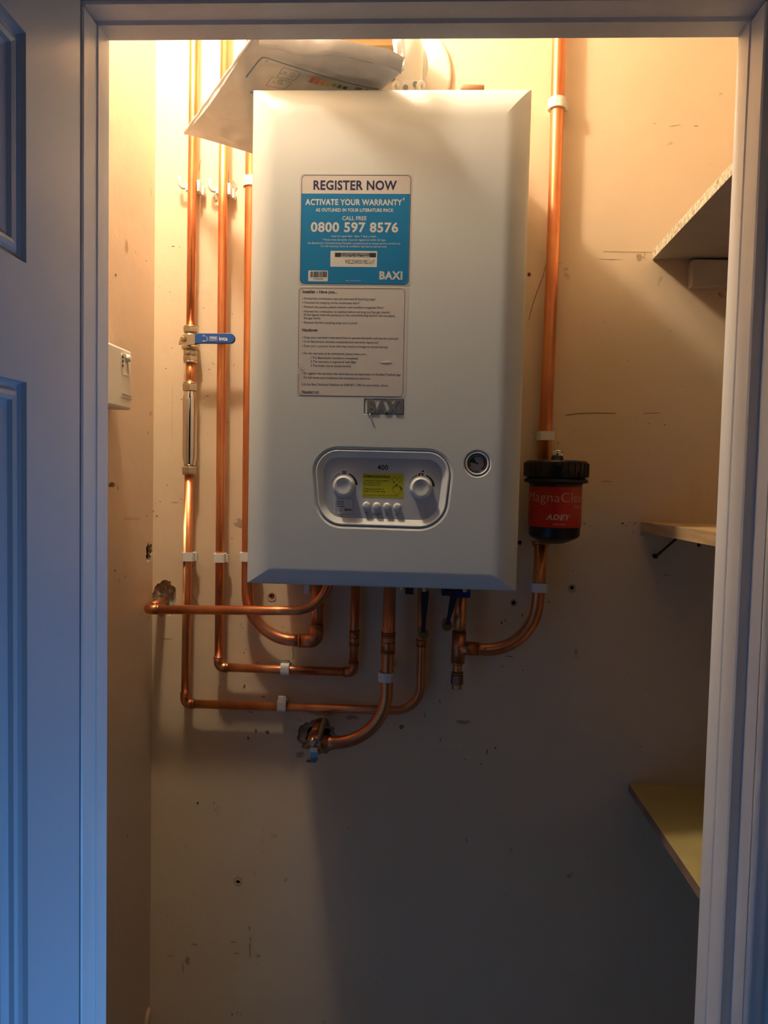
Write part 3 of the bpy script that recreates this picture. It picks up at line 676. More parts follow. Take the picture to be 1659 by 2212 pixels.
for s_, xa, yb, xb in rows: it(s_, xa, yb, xb)
it('Handover', 181, 584, 368, 34, .035)
for s_, xa, yb, xb in (('• Does your customer understand how to operate the boiler and use the controls?', 180, 668, 1330), ('• Is the Benchmark checklist completed and warranty registered?', 180, 718, 1094), ('• Does your customer know that they need to arrange an annual service?', 179, 770, 1207),
  ('• For the warranty to be maintained, please make sure...', 178, 858, 960), ('1 The Benchmark checklist is completed', 282, 912, 846), ('2 The warranty is registered with Baxi', 282, 958, 824), ('3 The boiler has an annual service', 282, 1006, 762),
  ('• To register the warranty visit www.baxi.co.uk/registration or the Baxi Toolbelt app', 176, 1098, 1356), ('For full terms and conditions visit www.baxi.co.uk/terms', 198, 1148, 990), ('Call the Baxi Technical Helpline on 0344 871 1545 for any further advice.', 173, 1228, 1214)): it(s_, xa, yb, xb)
it('7866867-02', 173, 1326, 381, 30, .02)
ik.build('lettering', INK, s2)
b = MB(); c = at(646, 792, ys-.001)
for k in range(9):
    p_ = c+Vector((random.uniform(-.003, .005), 0, random.uniform(-.011, .010))); b.poly([p_, p_+Vector((random.uniform(.002, .005), -.0007, random.uniform(-.002, .002))), p_+Vector((random.uniform(.001, .003), -.0005, random.uniform(.001, .004)))])
b.build('crumpled_edge', PAPER, s2)
b = MB(); c = at(834, 783, ys)
b.loft([[c+Vector((math.cos(a_)*.0085*k, -.0001-.0003*(1-k*k), math.sin(a_)*.0022*k)) for a_ in [2*PI*i/24 for i in range(24)]] for k in (1, .8, .6, .4, .2, .05)], True, True); b.build('air_bubble', PAPER, s2)
# underside of the boiler: drip lip, connector blocks
b = MB(); p_ = at(680, 1262, 1.12)
b.box((at(679, 1262, 1.13).x, 1.09, BZ0-.0035), (at(790, 1262, 1.13).x, 1.20, BZ0-.0005)); b.build('lower_tray', mat('tray_grey', (.55, .55, .58), .4), bo)
def hang(name, u0_, v1_, u1_, Y, m, dy=.03, label=None):
    p_, q_ = at(u0_, v1_, Y), at(u1_, v1_, Y); k = MB(); k.box((p_.x, Y, p_.z), (q_.x, Y+dy, BZ0+.003), .001); return k.build(name, m, bo)
hang('connector_block', 875, 1284, 893, 1.20, BLACKM); hang('connector_block', 954, 1287, 977, 1.20, BLACKM); hang('connector_block', 985, 1291, 1016, 1.215, DBLUE, .05); hang('drain_stub', 657, 1283, 668, 1.22, CLIPW)
for u, v in ((868, 1273), (917, 1276), (1004, 1277)):
    c = at(u, v, 1.19); k = MB(); k.lathe([(0, .005), (.012, .005)], c+Vector((0, 0, -.001)), (0, 0, 1), hexa=True); k.build('brass_nut', BRASS, bo)
# ------------------------------------------------------------------ copper pipework
R15, R22 = .0079, .0109
def pipe_root(name, label, loc): return thing(name, label, 'pipe', loc)
def seg_collar(mb, a, c_, r): mb.tube([a, c_], r, 24)
def fitting(parent, path, r, name='elbow', ringmat=SOLD, rad=None):
    """soldered fitting around a path, with a raised mouth and solder ring at both ends"""
    path = [Vector(p_) for p_ in path]; k = MB()
    if rad: pth = fillet(path, rad, 10)
    else: pth = path
    k.tube(pth, r+.0011, 24)
    for e, i in ((pth[0], pth[1]), (pth[-1], pth[-2])):
        d_ = (i-e).normalized(); k.tube([e, e+d_*.0016], r+.0016, 24)
    o_ = k.build(name, COPD, parent)
    for e, i in ((pth[0], pth[1]), (pth[-1], pth[-2])):
        k = MB(); d_ = (i-e).normalized(); k.tube([e-d_*.0011, e+d_*.0002], r+.0009, 24); k.build('solder_ring', ringmat, o_)
    return o_
Y1, Y2, Y3 = 1.316, 1.316, 1.312
# pipe 1: upper run
t = pipe_root('copper_pipe', 'slim copper pipe running up from blue lever valve to the lintel, leftmost', at(412, 706, Y1))
b = MB(); b.tube([at(412, 709, Y1), at(414.8, 450, Y1), at(419.5, 60, Y1), at(421.8, -150, Y1)], R15); b.build('tube', COP, t)
t = pipe_root('copper_pipe', 'short bare copper length between blue lever valve and chrome cylinder', at(411, 840, Y1))
b = MB(); b.tube([at(411.6, 778, Y1), at(410.6, 836, Y1)], R15); b.build('tube', COP, t)
# pipe 1 lower run
t = pipe_root('copper_pipe', 'copper pipe from chrome cylinder down and along the lowest horizontal run', at(400, 1520, Y1))
ca, cb = at(400, 1520, Y1), at(907, 1536, Y1)
b = MB(); b.tube(fillet([at(408.5, 1018, Y1), at(404.3, 1280, Y1), ca+Vector((0, 0, .0))], .001, 1)[:3]+[at(400.4, 1505, Y1)], R15)
b.tube(fillet([ca+(cb-ca).normalized()*.012, cb, at(911, 1378, Y1), at(912, 1262, Y1)], [.045, .5], 16), R15); b.build('tube', COP, t)
fitting(t, [at(400.7, 1496, Y1), ca, ca+(cb-ca).normalized()*.0155], R15, rad=.010)
b = MB(); b.tube([at(910.3, 1380, Y1), at(910, 1396, Y1)], R15+.0012, 24); b.build('collar', COPD, t)
# pipe 2
t = pipe_root('copper_pipe', 'copper pipe with square lower bend, second from left, ending under the boiler', at(472, 1440, Y2))
ca, cb = at(472.5, 1441, Y2), at(764, 1452, Y2)
b = MB(); b.tube([at(486.5, 60, Y2), at(481, 480, Y2), at(476, 1100, Y2), at(472.7, 1425, Y2)], R15)
b.tube([ca+(cb-ca)*.04, cb-(cb-ca)*.04], R15); b.tube([at(764, 1435, Y2), at(768.3, 1262, Y2)], R15); b.tube([at(486.5, 60, Y2), at(489.5, -150, Y2)], R15); b.build('tube', COP, t)
fitting(t, [at(472.7, 1418, Y2), ca, ca+(cb-ca).normalized()*.0165], R15, rad=.010)
fitting(t, [cb-(cb-ca).normalized()*.0155, cb, at(764.3, 1431, Y2)], R15, rad=.010, ringmat=SOLDD)
fitting(t, [at(765, 1394, Y2), at(766, 1362, Y2)], R15, 'coupling', SOLDD)
b = MB(); b.tube([at(765.4, 1378, Y2), at(765.5, 1376.5, Y2)], R15+.0014, 24); b.build('coupling_ring', SOLDD, t)
# pipe 3
t = pipe_root('copper_pipe', 'thicker copper pipe beside boiler, sweeping in a wide curve beneath it', at(536, 1300, Y3))
cb = at(684, 1385, Y3)
b = MB(); b.tube(fillet([at(550, -120, Y3), at(546, 60, Y3), at(535.5, 1200, Y3), at(534, 1380, Y3), at(655, 1384, Y3)], [.2, .2, .085], 18), R22)
b.tube([at(685, 1350, Y3), at(686.5, 1262, Y3)], R22); b.build('tube', COP, t)
fitting(t, [at(647, 1384, Y3), cb, at(684.6, 1351, Y3)], R22, rad=.013)
# pipe 4 
Y4 = 1.262
t = pipe_root('copper_pipe', 'bright horizontal copper pipe emerging from the ragged hole, crossing in front of others', at(340, 1317, Y4))
ca = at(318, 1316, Y4); hb = Vector((ca.x, W+.02, ca.z)); cb = at(704, 1320, Y4)
b = MB(); b.tube(fillet([ca+Vector((.013, 0, 0)), cb, at(712, 1240, Y4)], .062, 18), R15); b.tube([ca+Vector((0, .012, 0)), hb], R15); b.build('tube', COP, t)
fitting(t, [ca+Vector((0, .02, 0)), ca, ca+(cb-ca).normalized()*.020], R15, rad=.011)
# pipe 5
Y5 = 1.262
t = pipe_root('copper_pipe', 'thick central copper pipe curving left into the lower wall hole', at(836, 1500, Y5))
cb = at(832, 1607, Y5); ce = at(686, 1603, Y5)
b = MB(); b.tube(fillet([at(842.5, 1262, Y5), at(838.5, 1400, Y5), cb, ce], [.5, .092], 20), R22); b.build('tube', COP, t)
fitting(t, [at(838, 1410, Y5), at(839, 1366, Y5)], R22, 'coupling', SOLDD)
b = MB(); b.tube([at(838.5, 1388, Y5), at(838.6, 1386.5, Y5)], R22+.0015, 24); b.build('coupling_ring', SOLDD, t)
wc = Vector((ce.x-.008, W+.03, ce.z+.001))
fitting(t, [ce+Vector((.018, 0, 0)), Vector((ce.x-.008, Y5, ce.z)), Vector((ce.x-.008, Y5+.028, ce.z))], R22, rad=.013)
b = MB(); b.tube([Vector((ce.x-.008, Y5+.02, ce.z)), wc], R22); b.build('wall_stub', COP, t)
# earth clamp
cc = Vector((ce.x-.008, Y5, ce.z)); c5 = at(676, 1604, Y5-.016)
t = thing('earth_clamp', 'small steel earth clamp with screw and bent tab on the thick copper elbow', 'clamp', c5)
b = MB(); b.lathe([(0, R22+.0012), (.006, R22+.0012)], cc+Vector((0, .014, 0)), (0, 1, 0), 28, caps=False); b.build('strap', NICK, t)
b = MB(); b.lathe([(0, .0075), (.002, .0075), (.003, .0062), (.006, .0055), (.0065, .003)], c5+Vector((0, .006, 0)), (0, -1, 0), 24); b.lathe([(.0062, .0042), (.0075, .0038)], c5+Vector((0, .006, 0)), (0, -1, 0), 20); b.build('screw', NICK, t)
b = MB(); a1, a2 = at(669.5, 1614, Y5-.012), at(685.5, 1624, Y5-.012)
b.box((a1.x, Y5-.014, a2.z), (a2.x, Y5-.0128, a1.z)); b.build('neck_plate', CLIPW, t)
b = MB(); a1, a2 = at(671, 1624, Y5-.012), at(687, 1643, Y5-.012)
b.box((a1.x, Y5-.0128, a2.z), (a2.x, Y5-.0116, a1.z)); b.box((a1.x-.006, Y5-.024, a2.z), (a2.x-.002, Y5-.0116, a2.z+.0012)); b.build('bent_tab', STEEL, t)
b = MB(); b.tube([at(688, 1600, Y5-.013), at(694, 1580, Y5-.010), at(699, 1562, Y5+.02), at(701, 1556, Y5+.07), at(704, 1556, W+.02)], [.0035, .0042, .0046, .0045, .0042], 12)
b.build('tie_strip', mat('old_cable_tan', (.34, .25, .13), .7, bump=.3), t)
# pipe 7 (tee) and right pipe
Y7 = 1.285
t = pipe_root('copper_pipe', 'copper tee under boiler with right branch curving up to the black filter', at(991, 1400, Y7))
b = MB(); b.tube([at(996.5, 1270, Y7), at(992, 1375, Y7)], R22)
b.tube(fillet([at(1000, 1399.5, Y7), at(1150, 1412, Y7), at(1163.5, 1280, Y7), at(1168.5, 1176, Y7)], [.088, .5], 20), R22)
b.tube([at(989, 1425, Y7), at(987.5, 1462, Y7)], R15); b.build('tube', COP, t)
k = MB(); k.tube([at(992.3, 1366, Y7), at(989, 1430, Y7)], R22+.0013, 24); k.tube([at(990.5, 1399, Y7), at(1032, 1402, Y7)], R22+.0012, 24); k.tube([at(989, 1430, Y7), at(988.6, 1436, Y7)], [R22+.0013, R15+.001], 24); te = k.build('tee', COPD, t)
k = MB(); k.tube([at(992.4, 1364.3, Y7), at(992.3, 1366.2, Y7)], R22+.0014, 24); k.build('solder_ring', SOLDD, te); k = MB(); k.tube([at(1032, 1402, Y7), at(1033.5, 1402.1, Y7)], R22+.0007, 24); k.build('solder_ring', SOLDD, te)
k = MB(); p_ = at(1047, 1402.5, Y7-.0105); k.lathe([(0, .003), (.0015, .0024), (.0022, .001)], p_, (0, -1, 0), 9); k.build('solder_drip', SOLD, t)
k = MB()
k.tube([at(988.3, 1452, Y7), at(988, 1457, Y7)], R15+.0022, 24); k.lathe([(0, .0112), (.016, .0108)], at(987, 1477, Y7), (0, 0, 1), hexa=True)
k.build('drain_nut', mat('dull_bronze', (.30, .15, .08), .45, .9), t)
k = MB(); k.lathe([(0, .0085), (.012, .0085)], at(986.5, 1490, Y7), (0, .35, 1), 20, caps=False); k.lathe([(0, .0085), (0.0001, .0052), (.008, .0052), (.0081, .0005)], at(986.5, 1490, Y7), (0, .35, 1), 20, caps=False); k.build('drain_outlet', BRASS, t)
Y8 = 1.319
t = pipe_root('copper_pipe', 'tall thick copper pipe rising from black filter along the right of the boiler', at(1176, 985, Y8))
b = MB(); b.tube([at(1174.5, 1020, Y8), at(1179.8, 900, Y8), at(1188.6, 690, Y8), at(1196, 500, Y8), at(1203.2, 250, Y8), at(1207.5, 90, Y8), at(1213.5, -150, Y8)], R22+.0002, 28); b.build('tube', COP, t)
t = pipe_root('copper_pipe', 'short copper bend just peeking over the rear of the boiler top', at(1007, 210, 1.31))
b = MB(); zc = at(1007, 192, 1.315); b.tube(fillet([zc+Vector((-.012, 0, -.03)), zc+Vector((-.012, 0, 0)), zc+Vector((.03, .004, 0)), ], .009, 8), R15); b.build('tube', mat('dull_copper_bend', (.62, .36, .22), .5, .7), t)
# isolation levers under the boiler
def lever_valve(pu, pv_, tu, tv, Y, label, w1=.0035, w2=.0065):
    c = at(pu, pv_, Y); t_ = thing('isolation_valve', label, 'valve', c)
    k = MB(); k.lathe([(0, .0098), (.004, .0098), (.006, .0085), (.030, .0080)], c+Vector((0, -.002, 0)), (0, 1, 0), 26); k.lathe([(0, .0085), (.001, .0098)], c+Vector((0, -.003, 0)), (0, 1, 0), 26); k.build('valve_body', BRASS, t_)
    top = at(tu, tv, Y-.010); bot = c+Vector((0, -.006, 0)); d_ = (top-bot).normalized(); sd = Vector((d_.z, 0, -d_.x)).normalized()
    k = MB(); L_ = []
    for p_, w_ in ((bot-d_*.005, w1*.7), (bot, w1), (bot+d_*.02, w1), (top-d_*.012, w2), (top, w2)):
        L_.append([p_+sd*w_+Vector((0, -.0015, 0)), p_-sd*w_+Vector((0, -.0015, 0)), p_-sd*w_+Vector((0, .0015, 0)), p_+sd*w_+Vector((0, .0015, 0))])
    k.loft(L_, True, False, True, True); k.build('lever', BLACKM, t_)
    k = MB(); k.lathe([(0, .0042), (.004, .0042)], bot+Vector((0, -.0055, 0)), (0, 1, 0), hexa=True); k.build('bolt', BRASS, t_)
    return t_
lever_valve(914, 1368, 918.5, 1276, 1.262, 'brass isolation valve with upright black lever in front of slim pipe')
lever_valve(965, 1351, 984, 1274, 1.255, 'brass isolation valve with slanting black lever left of the tee')
# blue lever ball valve
YV = Y1; c = at(411.5, 733, YV)
t = thing('ball_valve', 'nickel ball valve with blue lever handle on the leftmost pipe', 'valve', c)
def ax(mb, prof, c_, **kw): mb.lathe(prof, c_, (0, 0, 1), **kw)
k = MB(); z_ = lambda v: at(411.5, v, YV).z-c.z
ax(k, [(z_(719), .0125), (z_(717.5), .0138), (z_(708), .0138), (z_(706.5), .0125)], c, hexa=True); k.lathe([(z_(707), .0118), (z_(704.3), .0112)], c, (0, 0, 1), 24); k.build('compression_nut', NICK, t)
k = MB(); k.lathe([(z_(719), .010), (z_(722), .0102), (z_(727), .0135), (z_(740), .0135), (z_(747), .0115)], c, (0, 0, 1), 28); k.lathe([(z_(756), .0145), (z_(753), .0158), (z_(749), .0158), (z_(746.5), .012)], c, (0, 0, 1), 30); k.build('valve_body', NICK, t)
k = MB(); pr = []; v = 756
while v < 769: pr += [(z_(v), .0122 if int(v) % 2 == 0 else .0112)]; v += 1
k.lathe(pr[::-1], c, (0, 0, 1), 24); k.lathe([(z_(769), .0125), (z_(756), .0123)], c, (0, 0, 1), 8); k.build('union_collar', NICK, t)
k = MB(); ax(k, [(z_(781), .0125), (z_(779), .0138), (z_(771), .0138), (z_(769), .0125)], c, hexa=True); k.lathe([(z_(785), .0118), (z_(780), .0122)], c, (0, 0, 1), 24); k.build('compression_nut', NICK, t)
YH = YV-.024
k = MB(); pts = [at(u, v, YH) for u, v in ((386, 745), (386, 738), (391, 727), (397, 722.5), (422, 721.5), (423, 742), (408, 745))]
k.poly(pts, .0018, (0, 1, 0)); k.lathe([(0, .0065), (.012, .0065)], at(404, 733, YH+.002), (0, 1, 0), 18); k.build('lever_plate', NICK, t)
k = MB(); hc_ = at(396, 732, YH-.001); k.lathe([(0, .0055), (.0022, .0055), (.0035, .0048)], hc_, (0, -1, 0), hexa=True); k.build('lever_nut', NICK, t)
k = MB(); k.lathe([(.002, .0033), (.0052, .0033), (.0058, .0026)], hc_, (0, -1, 0), 16); k.build('spindle', BRASS, t)
k = MB(); hp = [pl2(lambda u, v: at(u, v, YH-.004), *q_) for q_ in ((421, 743.5), (434, 741.5), (507, 742), (507, 720), (432, 720), (421, 721.5))]
hp = rounded(hp, [.0006, .003, .0082, .0082, .003, .0006], 8); yh0, yh1 = YH+.003, YH-.005
hi_ = inset(hp, .0009)
k.loft([[Vector((x, yh0, z)) for x, z in hi_], [Vector((x, yh0-.001, z)) for x, z in hp], [Vector((x, yh1+.001, z)) for x, z in hp], [Vector((x, yh1, z)) for x, z in hi_]], True, True, True, True); hd = k.build('lever_handle', BLUEH, t)
k = MB(); pv = plane_place(421, 733, yh1-.0003)
put_text(k, 'inta', 473.5, 735.3, 491.5, 8.2, pv, .012); put_text(k, 'WRAS', 453.5, 731.8, 467.5, 4.2, pv, .02); put_text(k, 'APPROVED', 453.5, 734.6, 467.5, 1.5, pv)
q_ = [pl2(pv, 452, 735.5), pl2(pv, 469, 735.5), pl2(pv, 469, 726.7), pl2(pv, 452, 726.7)]; frame_line(k, q_, .0003, yh1-.0003, .0006)
put_text(k, 'ON', 437.5, 726.5, 442.5, 2.8, pv); put_text(k, 'OFF', 437, 738.2, 443.5, 2.8, pv)
arc_mark(k, pv(442, 731.5), px(5.8, YH), math.radians(62), math.radians(-62), .0005, .0005, yh1-.0003); k.build('lettering', WHITET, hd)
# chrome scale inhibitor
c = at(409.5, 925, YV); z_ = lambda v: at(409.5, v, YV).z-c.z
t = thing('limescale_inhibitor', 'shiny chrome cylinder fitted in line below the blue lever valve', 'pipe fitting', c)
k = MB(); k.lathe([(z_(1006), .0102), (z_(1001), .0104), (z_(999), .0108), (z_(992), .0120), (z_(988), .0127), (z_(862), .0127), (z_(859), .0124), (z_(852), .0108), (z_(848), .0102), (z_(844), .0104)], c, (0, 0, 1), 40); k.build('cylinder', CHR, t)
for va, vb, e in ((845, 829.5, 826.5), (1023, 1008, 1026)):
    k = MB(); ax(k, [(z_(va), .0128), (z_(va-1.5), .0140), (z_(vb+1.5), .0140), (z_(vb), .0128)], c, hexa=True); k.lathe([(z_(max(e, vb)), .0118), (z_(min(e, vb)), .0115)], c, (0, 0, 1), 24); k.build('compression_nut', NICK, t)
k = MB(); pv = plane_place(422, 960, YV-.0075)
vs, fs = text_verts('inta', .0); xm = max(p_[0] for p_ in vs)
V = []
for p_ in vs:
    a_ = math.radians(-38)+p_[1]*.25; zz = z_(960)+ (p_[0]/xm)*.016
    V.append(k.bm.verts.new(c+Vector((math.cos(a_)*.0129, math.sin(a_)*.0129, zz))))
for f in fs: k.face([V[i] for i in f])
k.build('engraving', GPRINT, t)
# ------------------------------------------------------------------ magnetic filter
FYc = 1.245; fc = at(1198.5, 1100, FYc); z_ = lambda v: at(1198.5, v, FYc-.03).z-fc.z
t = thing('magnetic_filter', 'black magnetic filter canister with red label on the right-hand pipe', 'filter', fc)
k = MB(); rc, rb_ = .0522, .0428
k.lathe([(z_(1031), rc), (z_(1000), rc-.0006), (z_(996), rc-.0016), (z_(994), rc-.006), (z_(993), rc-.02)], fc, (0, 0, 1), 64)
for i in range(28):
    a_ = 2*PI*i/28; d_ = Vector((math.cos(a_), math.sin(a_), 0)); s_ = Vector((-d_.y, d_.x, 0)); k.loft([[fc+d_*(rc-.001)+s_*x+Vector((0, 0, z_(v))) for x in (-.0014, .0014)]+[fc+d_*(rc+.0009)+s_*x+Vector((0, 0, z_(v))) for x in (.0009, -.0009)] for v in (1029, 1000)], True, False, True, True)
k.build('cap', BLACK, t)
k = MB(); k.lathe([(z_(1043), rc-.003), (z_(1042), rc-.0002), (z_(1036), rc-.0002), (z_(1034), rc-.004), (z_(1031), rb_+.004)], fc, (0, 0, 1), 64, caps=False); k.lathe([(z_(1043), rc-.003), (z_(1044.5), rb_+.001), (z_(1047), rb_)], fc, (0, 0, 1), 64, caps=False); k.build('lock_ring', BLACKM, t)
k = MB(); k.lathe([(z_(1177), .012), (z_(1175), .018), (z_(1169), .030), (z_(1163), rb_-.004), (z_(1158), rb_-.001), (z_(1052), rb_), (z_(1030), rb_)], fc, (0, 0, 1), 64); k.build('canister', BLACK, t)
k = MB(); n = 60; L_ = [[], []]
for i in range(n+1):
    a_ = math.radians(-195+210*i/n)
    for j, v in ((0, 1051.5), (1, 1139)): L_[j].append(fc+Vector((math.cos(a_)*(rb_+.0004), math.sin(a_)*(rb_+.0004), z_(v))))
k.loft(L_, False, True); lb = k.build('red_label', REDL, t)
def curved_text(mb, s_, x_a, x_b, v, cap, bold=0, shear=0):
    """text wrapped on the canister, x in arc metres from the line facing the camera"""
    base = math.radians(-90)-.16
    vs, fs = text_verts(s_, bold, 3); a0 = min(p_[0] for p_ in vs); a1_ = max(p_[0] for p_ in vs); V_ = []
    for p_ in vs:
        s = x_a+(p_[0]-a0)/(a1_-a0)*(x_b-x_a)+shear*p_[1]; a_ = base+s/(rb_+.0006)
        V_.append(mb.bm.verts.new(fc+Vector((math.cos(a_)*(rb_+.0007), math.sin(a_)*(rb_+.0007), z_(v)+p_[1]*cap/caph()))))
    for f in fs: mb.face([V_[i] for i in f])
k = MB(); curved_text(k, 'MagnaClean', -.0535, .0625, 1084, .0155, -.006); curved_text(k, 'Micro2', .034, .066, 1099, .0068, -.008)
curved_text(k, 'ADEY', -.015, .024, 1122, .0082, .05, .003); curved_text(k, 'adey.com', -.0035, .0165, 1133, .0035, .005); k.build('lettering', PINKT, lb)
p_ = at(1205, 993, FYc+.005); k = MB(); k.lathe([(0, .0102), (.0165, .0102), (.0175, .0095)], Vector((p_.x, FYc+.010, fc.z+z_(993)-.001)), (0, 0, 1), 24); k.build('air_vent', CHR, t)
k = MB(); k.lathe([(0, .014), (.008, .016), (.010, .016)], at(1167.8, 1181, Y8), (0, 0, 1), hexa=True); k.build('pipe_nut', BRASS, t)
k = MB(); p_ = at(1167.8, 1172, Y8); k.box((p_.x-.012, FYc+.02, fc.z+z_(1165)), (p_.x+.014, Y8+.014, fc.z+z_(1035)), .004); k.build('pipe_manifold', BLACKM, t)
# ------------------------------------------------------------------ pipe clips
def clip(c, R, hgt, label, horiz=False, m=CLIPW, square=True, base=True, latch=True, group=None, th=.0032):
    """closed pipe clip around a pipe centred at c, fixed to the back wall"""
    c = Vector(c); t_ = thing('pipe_clip', label, 'pipe clip', c)
    sback = W-.0006-c.y
    def out(x, y, z):                          # local x sideways, z along the pipe
        return c+(Vector((z, y, x)) if horiz else Vector((x, y, z)))
    n_ = 32; inner = []; outer_ = []
    for i in range(n_):
        a_ = 2*PI*i/n_; ca_, sa_ = math.cos(a_), math.sin(a_); inner.append((ca_*(R+.0003), sa_*(R+.0003)))
        if square: kk = (abs(ca_)**4+abs(sa_)**4)**(-.25)
        else: kk = 1
        outer_.append((ca_*(R+th)*kk, sa_*(R+th)*kk))
    k_ = MB(); h = hgt/2
    k_.loft([[out(x, y, -h) for x, y in inner], [out(x, y, -h) for x, y in outer_], [out(x, y, h) for x, y in outer_], [out(x, y, h) for x, y in inner], [out(x, y, -h) for x, y in inner]], True, False)
    for f in k_.bm.faces: f.smooth = False
    k_.build('band', m, t_)
    k_ = MB(); y0 = R+th-.0012; 
    def bx(x0, x1, ya, yb, z0, z1, mbb):
        v = [mbb.bm.verts.new(out(x, y, z)) for x in (x0, x1) for y in (ya, yb) for z in (z0, z1)]
        for q in ((0, 1, 3, 2), (4, 6, 7, 5), (0, 4, 5, 1), (2, 3, 7, 6), (0, 2, 6, 4), (1, 5, 7, 3)): mbb.face([v[i] for i in q])
    bx(-R*.8, R*.8, y0, sback, -h*.9, h*.9, k_); k_.build('clip_base', m, t_)
    if latch:
        k_ = MB(); s_ = -1 if False else 1
        bx((R+th-.0008), (R+th+.0030), .001, .0085, -h*1.05, h*.75, k_); k_.build('latch', m, t_)
    return t_
clip(at(408, 1202, Y1), R15, .0155, 'pale clip on leftmost pipe, level with the boiler base'); clip(at(475, 1204.5, Y2), R15, .0155, 'pale clip on second pipe from left, level with the boiler base')
clip(at(535.5, 1202, Y3), R22, .0155, 'white clip half hidden by the lower left side of the boiler'); clip(at(542.5, 394, Y3), R22, .017, 'cream round clip peeking out left of the boiler near its top', m=CLIPC, square=False)
clip(at(617, 1444.5, Y2), R15, .0155, 'pale clip on the upper of two lower horizontal pipes', horiz=True); clip(at(610, 1522.5, Y1), R15, .0155, 'pale clip on the lowest horizontal pipe', horiz=True)
clip(at(834.5, 1461, Y5), R22, .016, 'worn round clip on the thick central pipe', square=False); clip(at(1203.5, 226, Y8), R22, .017, 'cream round clip high on the right-hand pipe', m=CLIPC, square=False, th=.0045)
clip(at(1178.5, 942, Y8), R22, .0155, 'cream clip just above the black filter', m=CLIPC, th=.0042, latch=False); clip(at(1165, 1268, 1.285), R22, .0155, 'pale clip below the black filter', th=.004, latch=False)
def open_clip(u, v, Y, label):
    c = at(u, v, Y); t_ = thing('pipe_clip', label, 'pipe clip', c); R = R15
    k_ = MB(); k_.box((c.x-R*.9, Y+R+.0004, c.z-.007), (c.x+R*.9, W-.0006, c.z+.007), .001)
    k_.box((c.x-R-.006, Y+R*.35, c.z-.008), (c.x-R-.0006, W-.004, c.z+.004), .001); k_.box((c.x+R+.0006, Y-.003, c.z-.0115), (c.x+R+.006, W-.006, c.z+.0085), .001); k_.box((c.x+R+.006, Y+.008, c.z-.0135), (c.x+R+.0105, W-.006, c.z+.003), .0008)
    k_.build('cradle', CLIPW, t_)
    k_ = MB(); k_.tube([Vector((c.x-R-.005, Y+.006, c.z-.003)), Vector((c.x-R-.012, Y+.005, c.z-.002)), Vector((c.x-R-.0155, Y+.004, c.z+.002)), Vector((c.x-R-.0162, Y+.003, c.z+.012)), Vector((c.x-R-.0162, Y+.003, c.z+.017))], [.0026, .0034, .0036, .0034, .0028], 8); k_.build('open_strap', CLIPW, t_)
open_clip(415.5, 400, Y1, 'open translucent clip behind the leftmost pipe near its top'); open_clip(481.5, 407, Y2, 'open clip over torn plaster behind the second pipe')
# torn plaster beside the second pipe clip
k = MB(); blob(k, at(505, 402, W-.0015), px(9, W), px(14, W), EX, EZ, 24, .35, 0, 5); blob(k, at(466, 424, W-.0015), px(6, W), px(11, W), EX, EZ, 20, .4, 0, 8); k.build('torn_plaster', PLAST, wb)
# red wall plugs
for u, v, r_, lbl in ((587, 1289, .0032, 'red wall plug in the back wall left of the boiler pipes'), (1143, 593, .0020, 'tiny red wall plug close to the right side of the boiler')):
    k = MB(); c = at(u, v, W); k.lathe([(-.0004, r_), (.012, r_*.9)], c, (0, 1, 0), 12, caps=False); k.lathe([(-.0004, r_), (-.0003, r_*.5), (.01, r_*.4)], c, (0, 1, 0), 12, caps=False); tag(k.build('wall_plug', REDP), lbl, 'wall plug')
# ------------------------------------------------------------------ control box on the left wall
XF = XL+.034
zt = atx(279, 757, XF).z; zb = atx(282, 886, XF).z; yr = atx(284.5, 830, XF).y; yl = yr-.16
t = thing('wall_control_box', 'cream plastic control box mounted on the left wall', 'control box', (XL, (yr+yl)/2, zb))
k = MB(); k.box((XL+.0005, yl, zb), (XF, yr, zt), .004); k.build('case', PVC, t)
def face_p(u, v, h=.0004): p_ = atx(u, v, XF+h); return p_
k = MB(); q_ = [(face_p(u, v).y, face_p(u, v).z) for u, v in ((263, 809), (278, 813), (275, 766), (261, 762))]
frame_q = rounded(q_, .004, 5); fi = rounded(inset(q_, .0012), .003, 5)
k.loft([[Vector((XF+.0003, a_, z)) for a_, z in frame_q], [Vector((XF+.0012, a_, z)) for a_, z in rounded(inset(q_, .0006), .0035, 5)], [Vector((XF+.0003, a_, z)) for a_, z in fi]], True, False); k.build('raised_frame', PVC, t)
k = MB()
for v in (771.5, 780.5, 790): 
    p_ = face_p(265.3, v); k.lathe([(0, .0022), (.0004, .0022)], p_, (1, 0, 0), 12)
k.build('indicator_lamps', BLACKM, t)
k = MB(); p_ = face_p(273.5, 774, 0); k.lathe([(0, .0062), (.005, .0056), (.0062, .0045), (.0065, .002)], p_, (1, 0, 0), 24); k.build('push_button', SCREW, t)
k = MB()
for v in (850, 856):
    a_, c_ = face_p(262 if v > 852 else 264.5, v), face_p(285, v+2.6); k.box((XF-.0006, a_.y, a_.z-.0012), (XF+.0009, c_.y, a_.z+.0006))
k.build('ribs', mat('rib_dark_cream', (.55, .48, .36), .5), t)  # ribs in a darker cream than the case
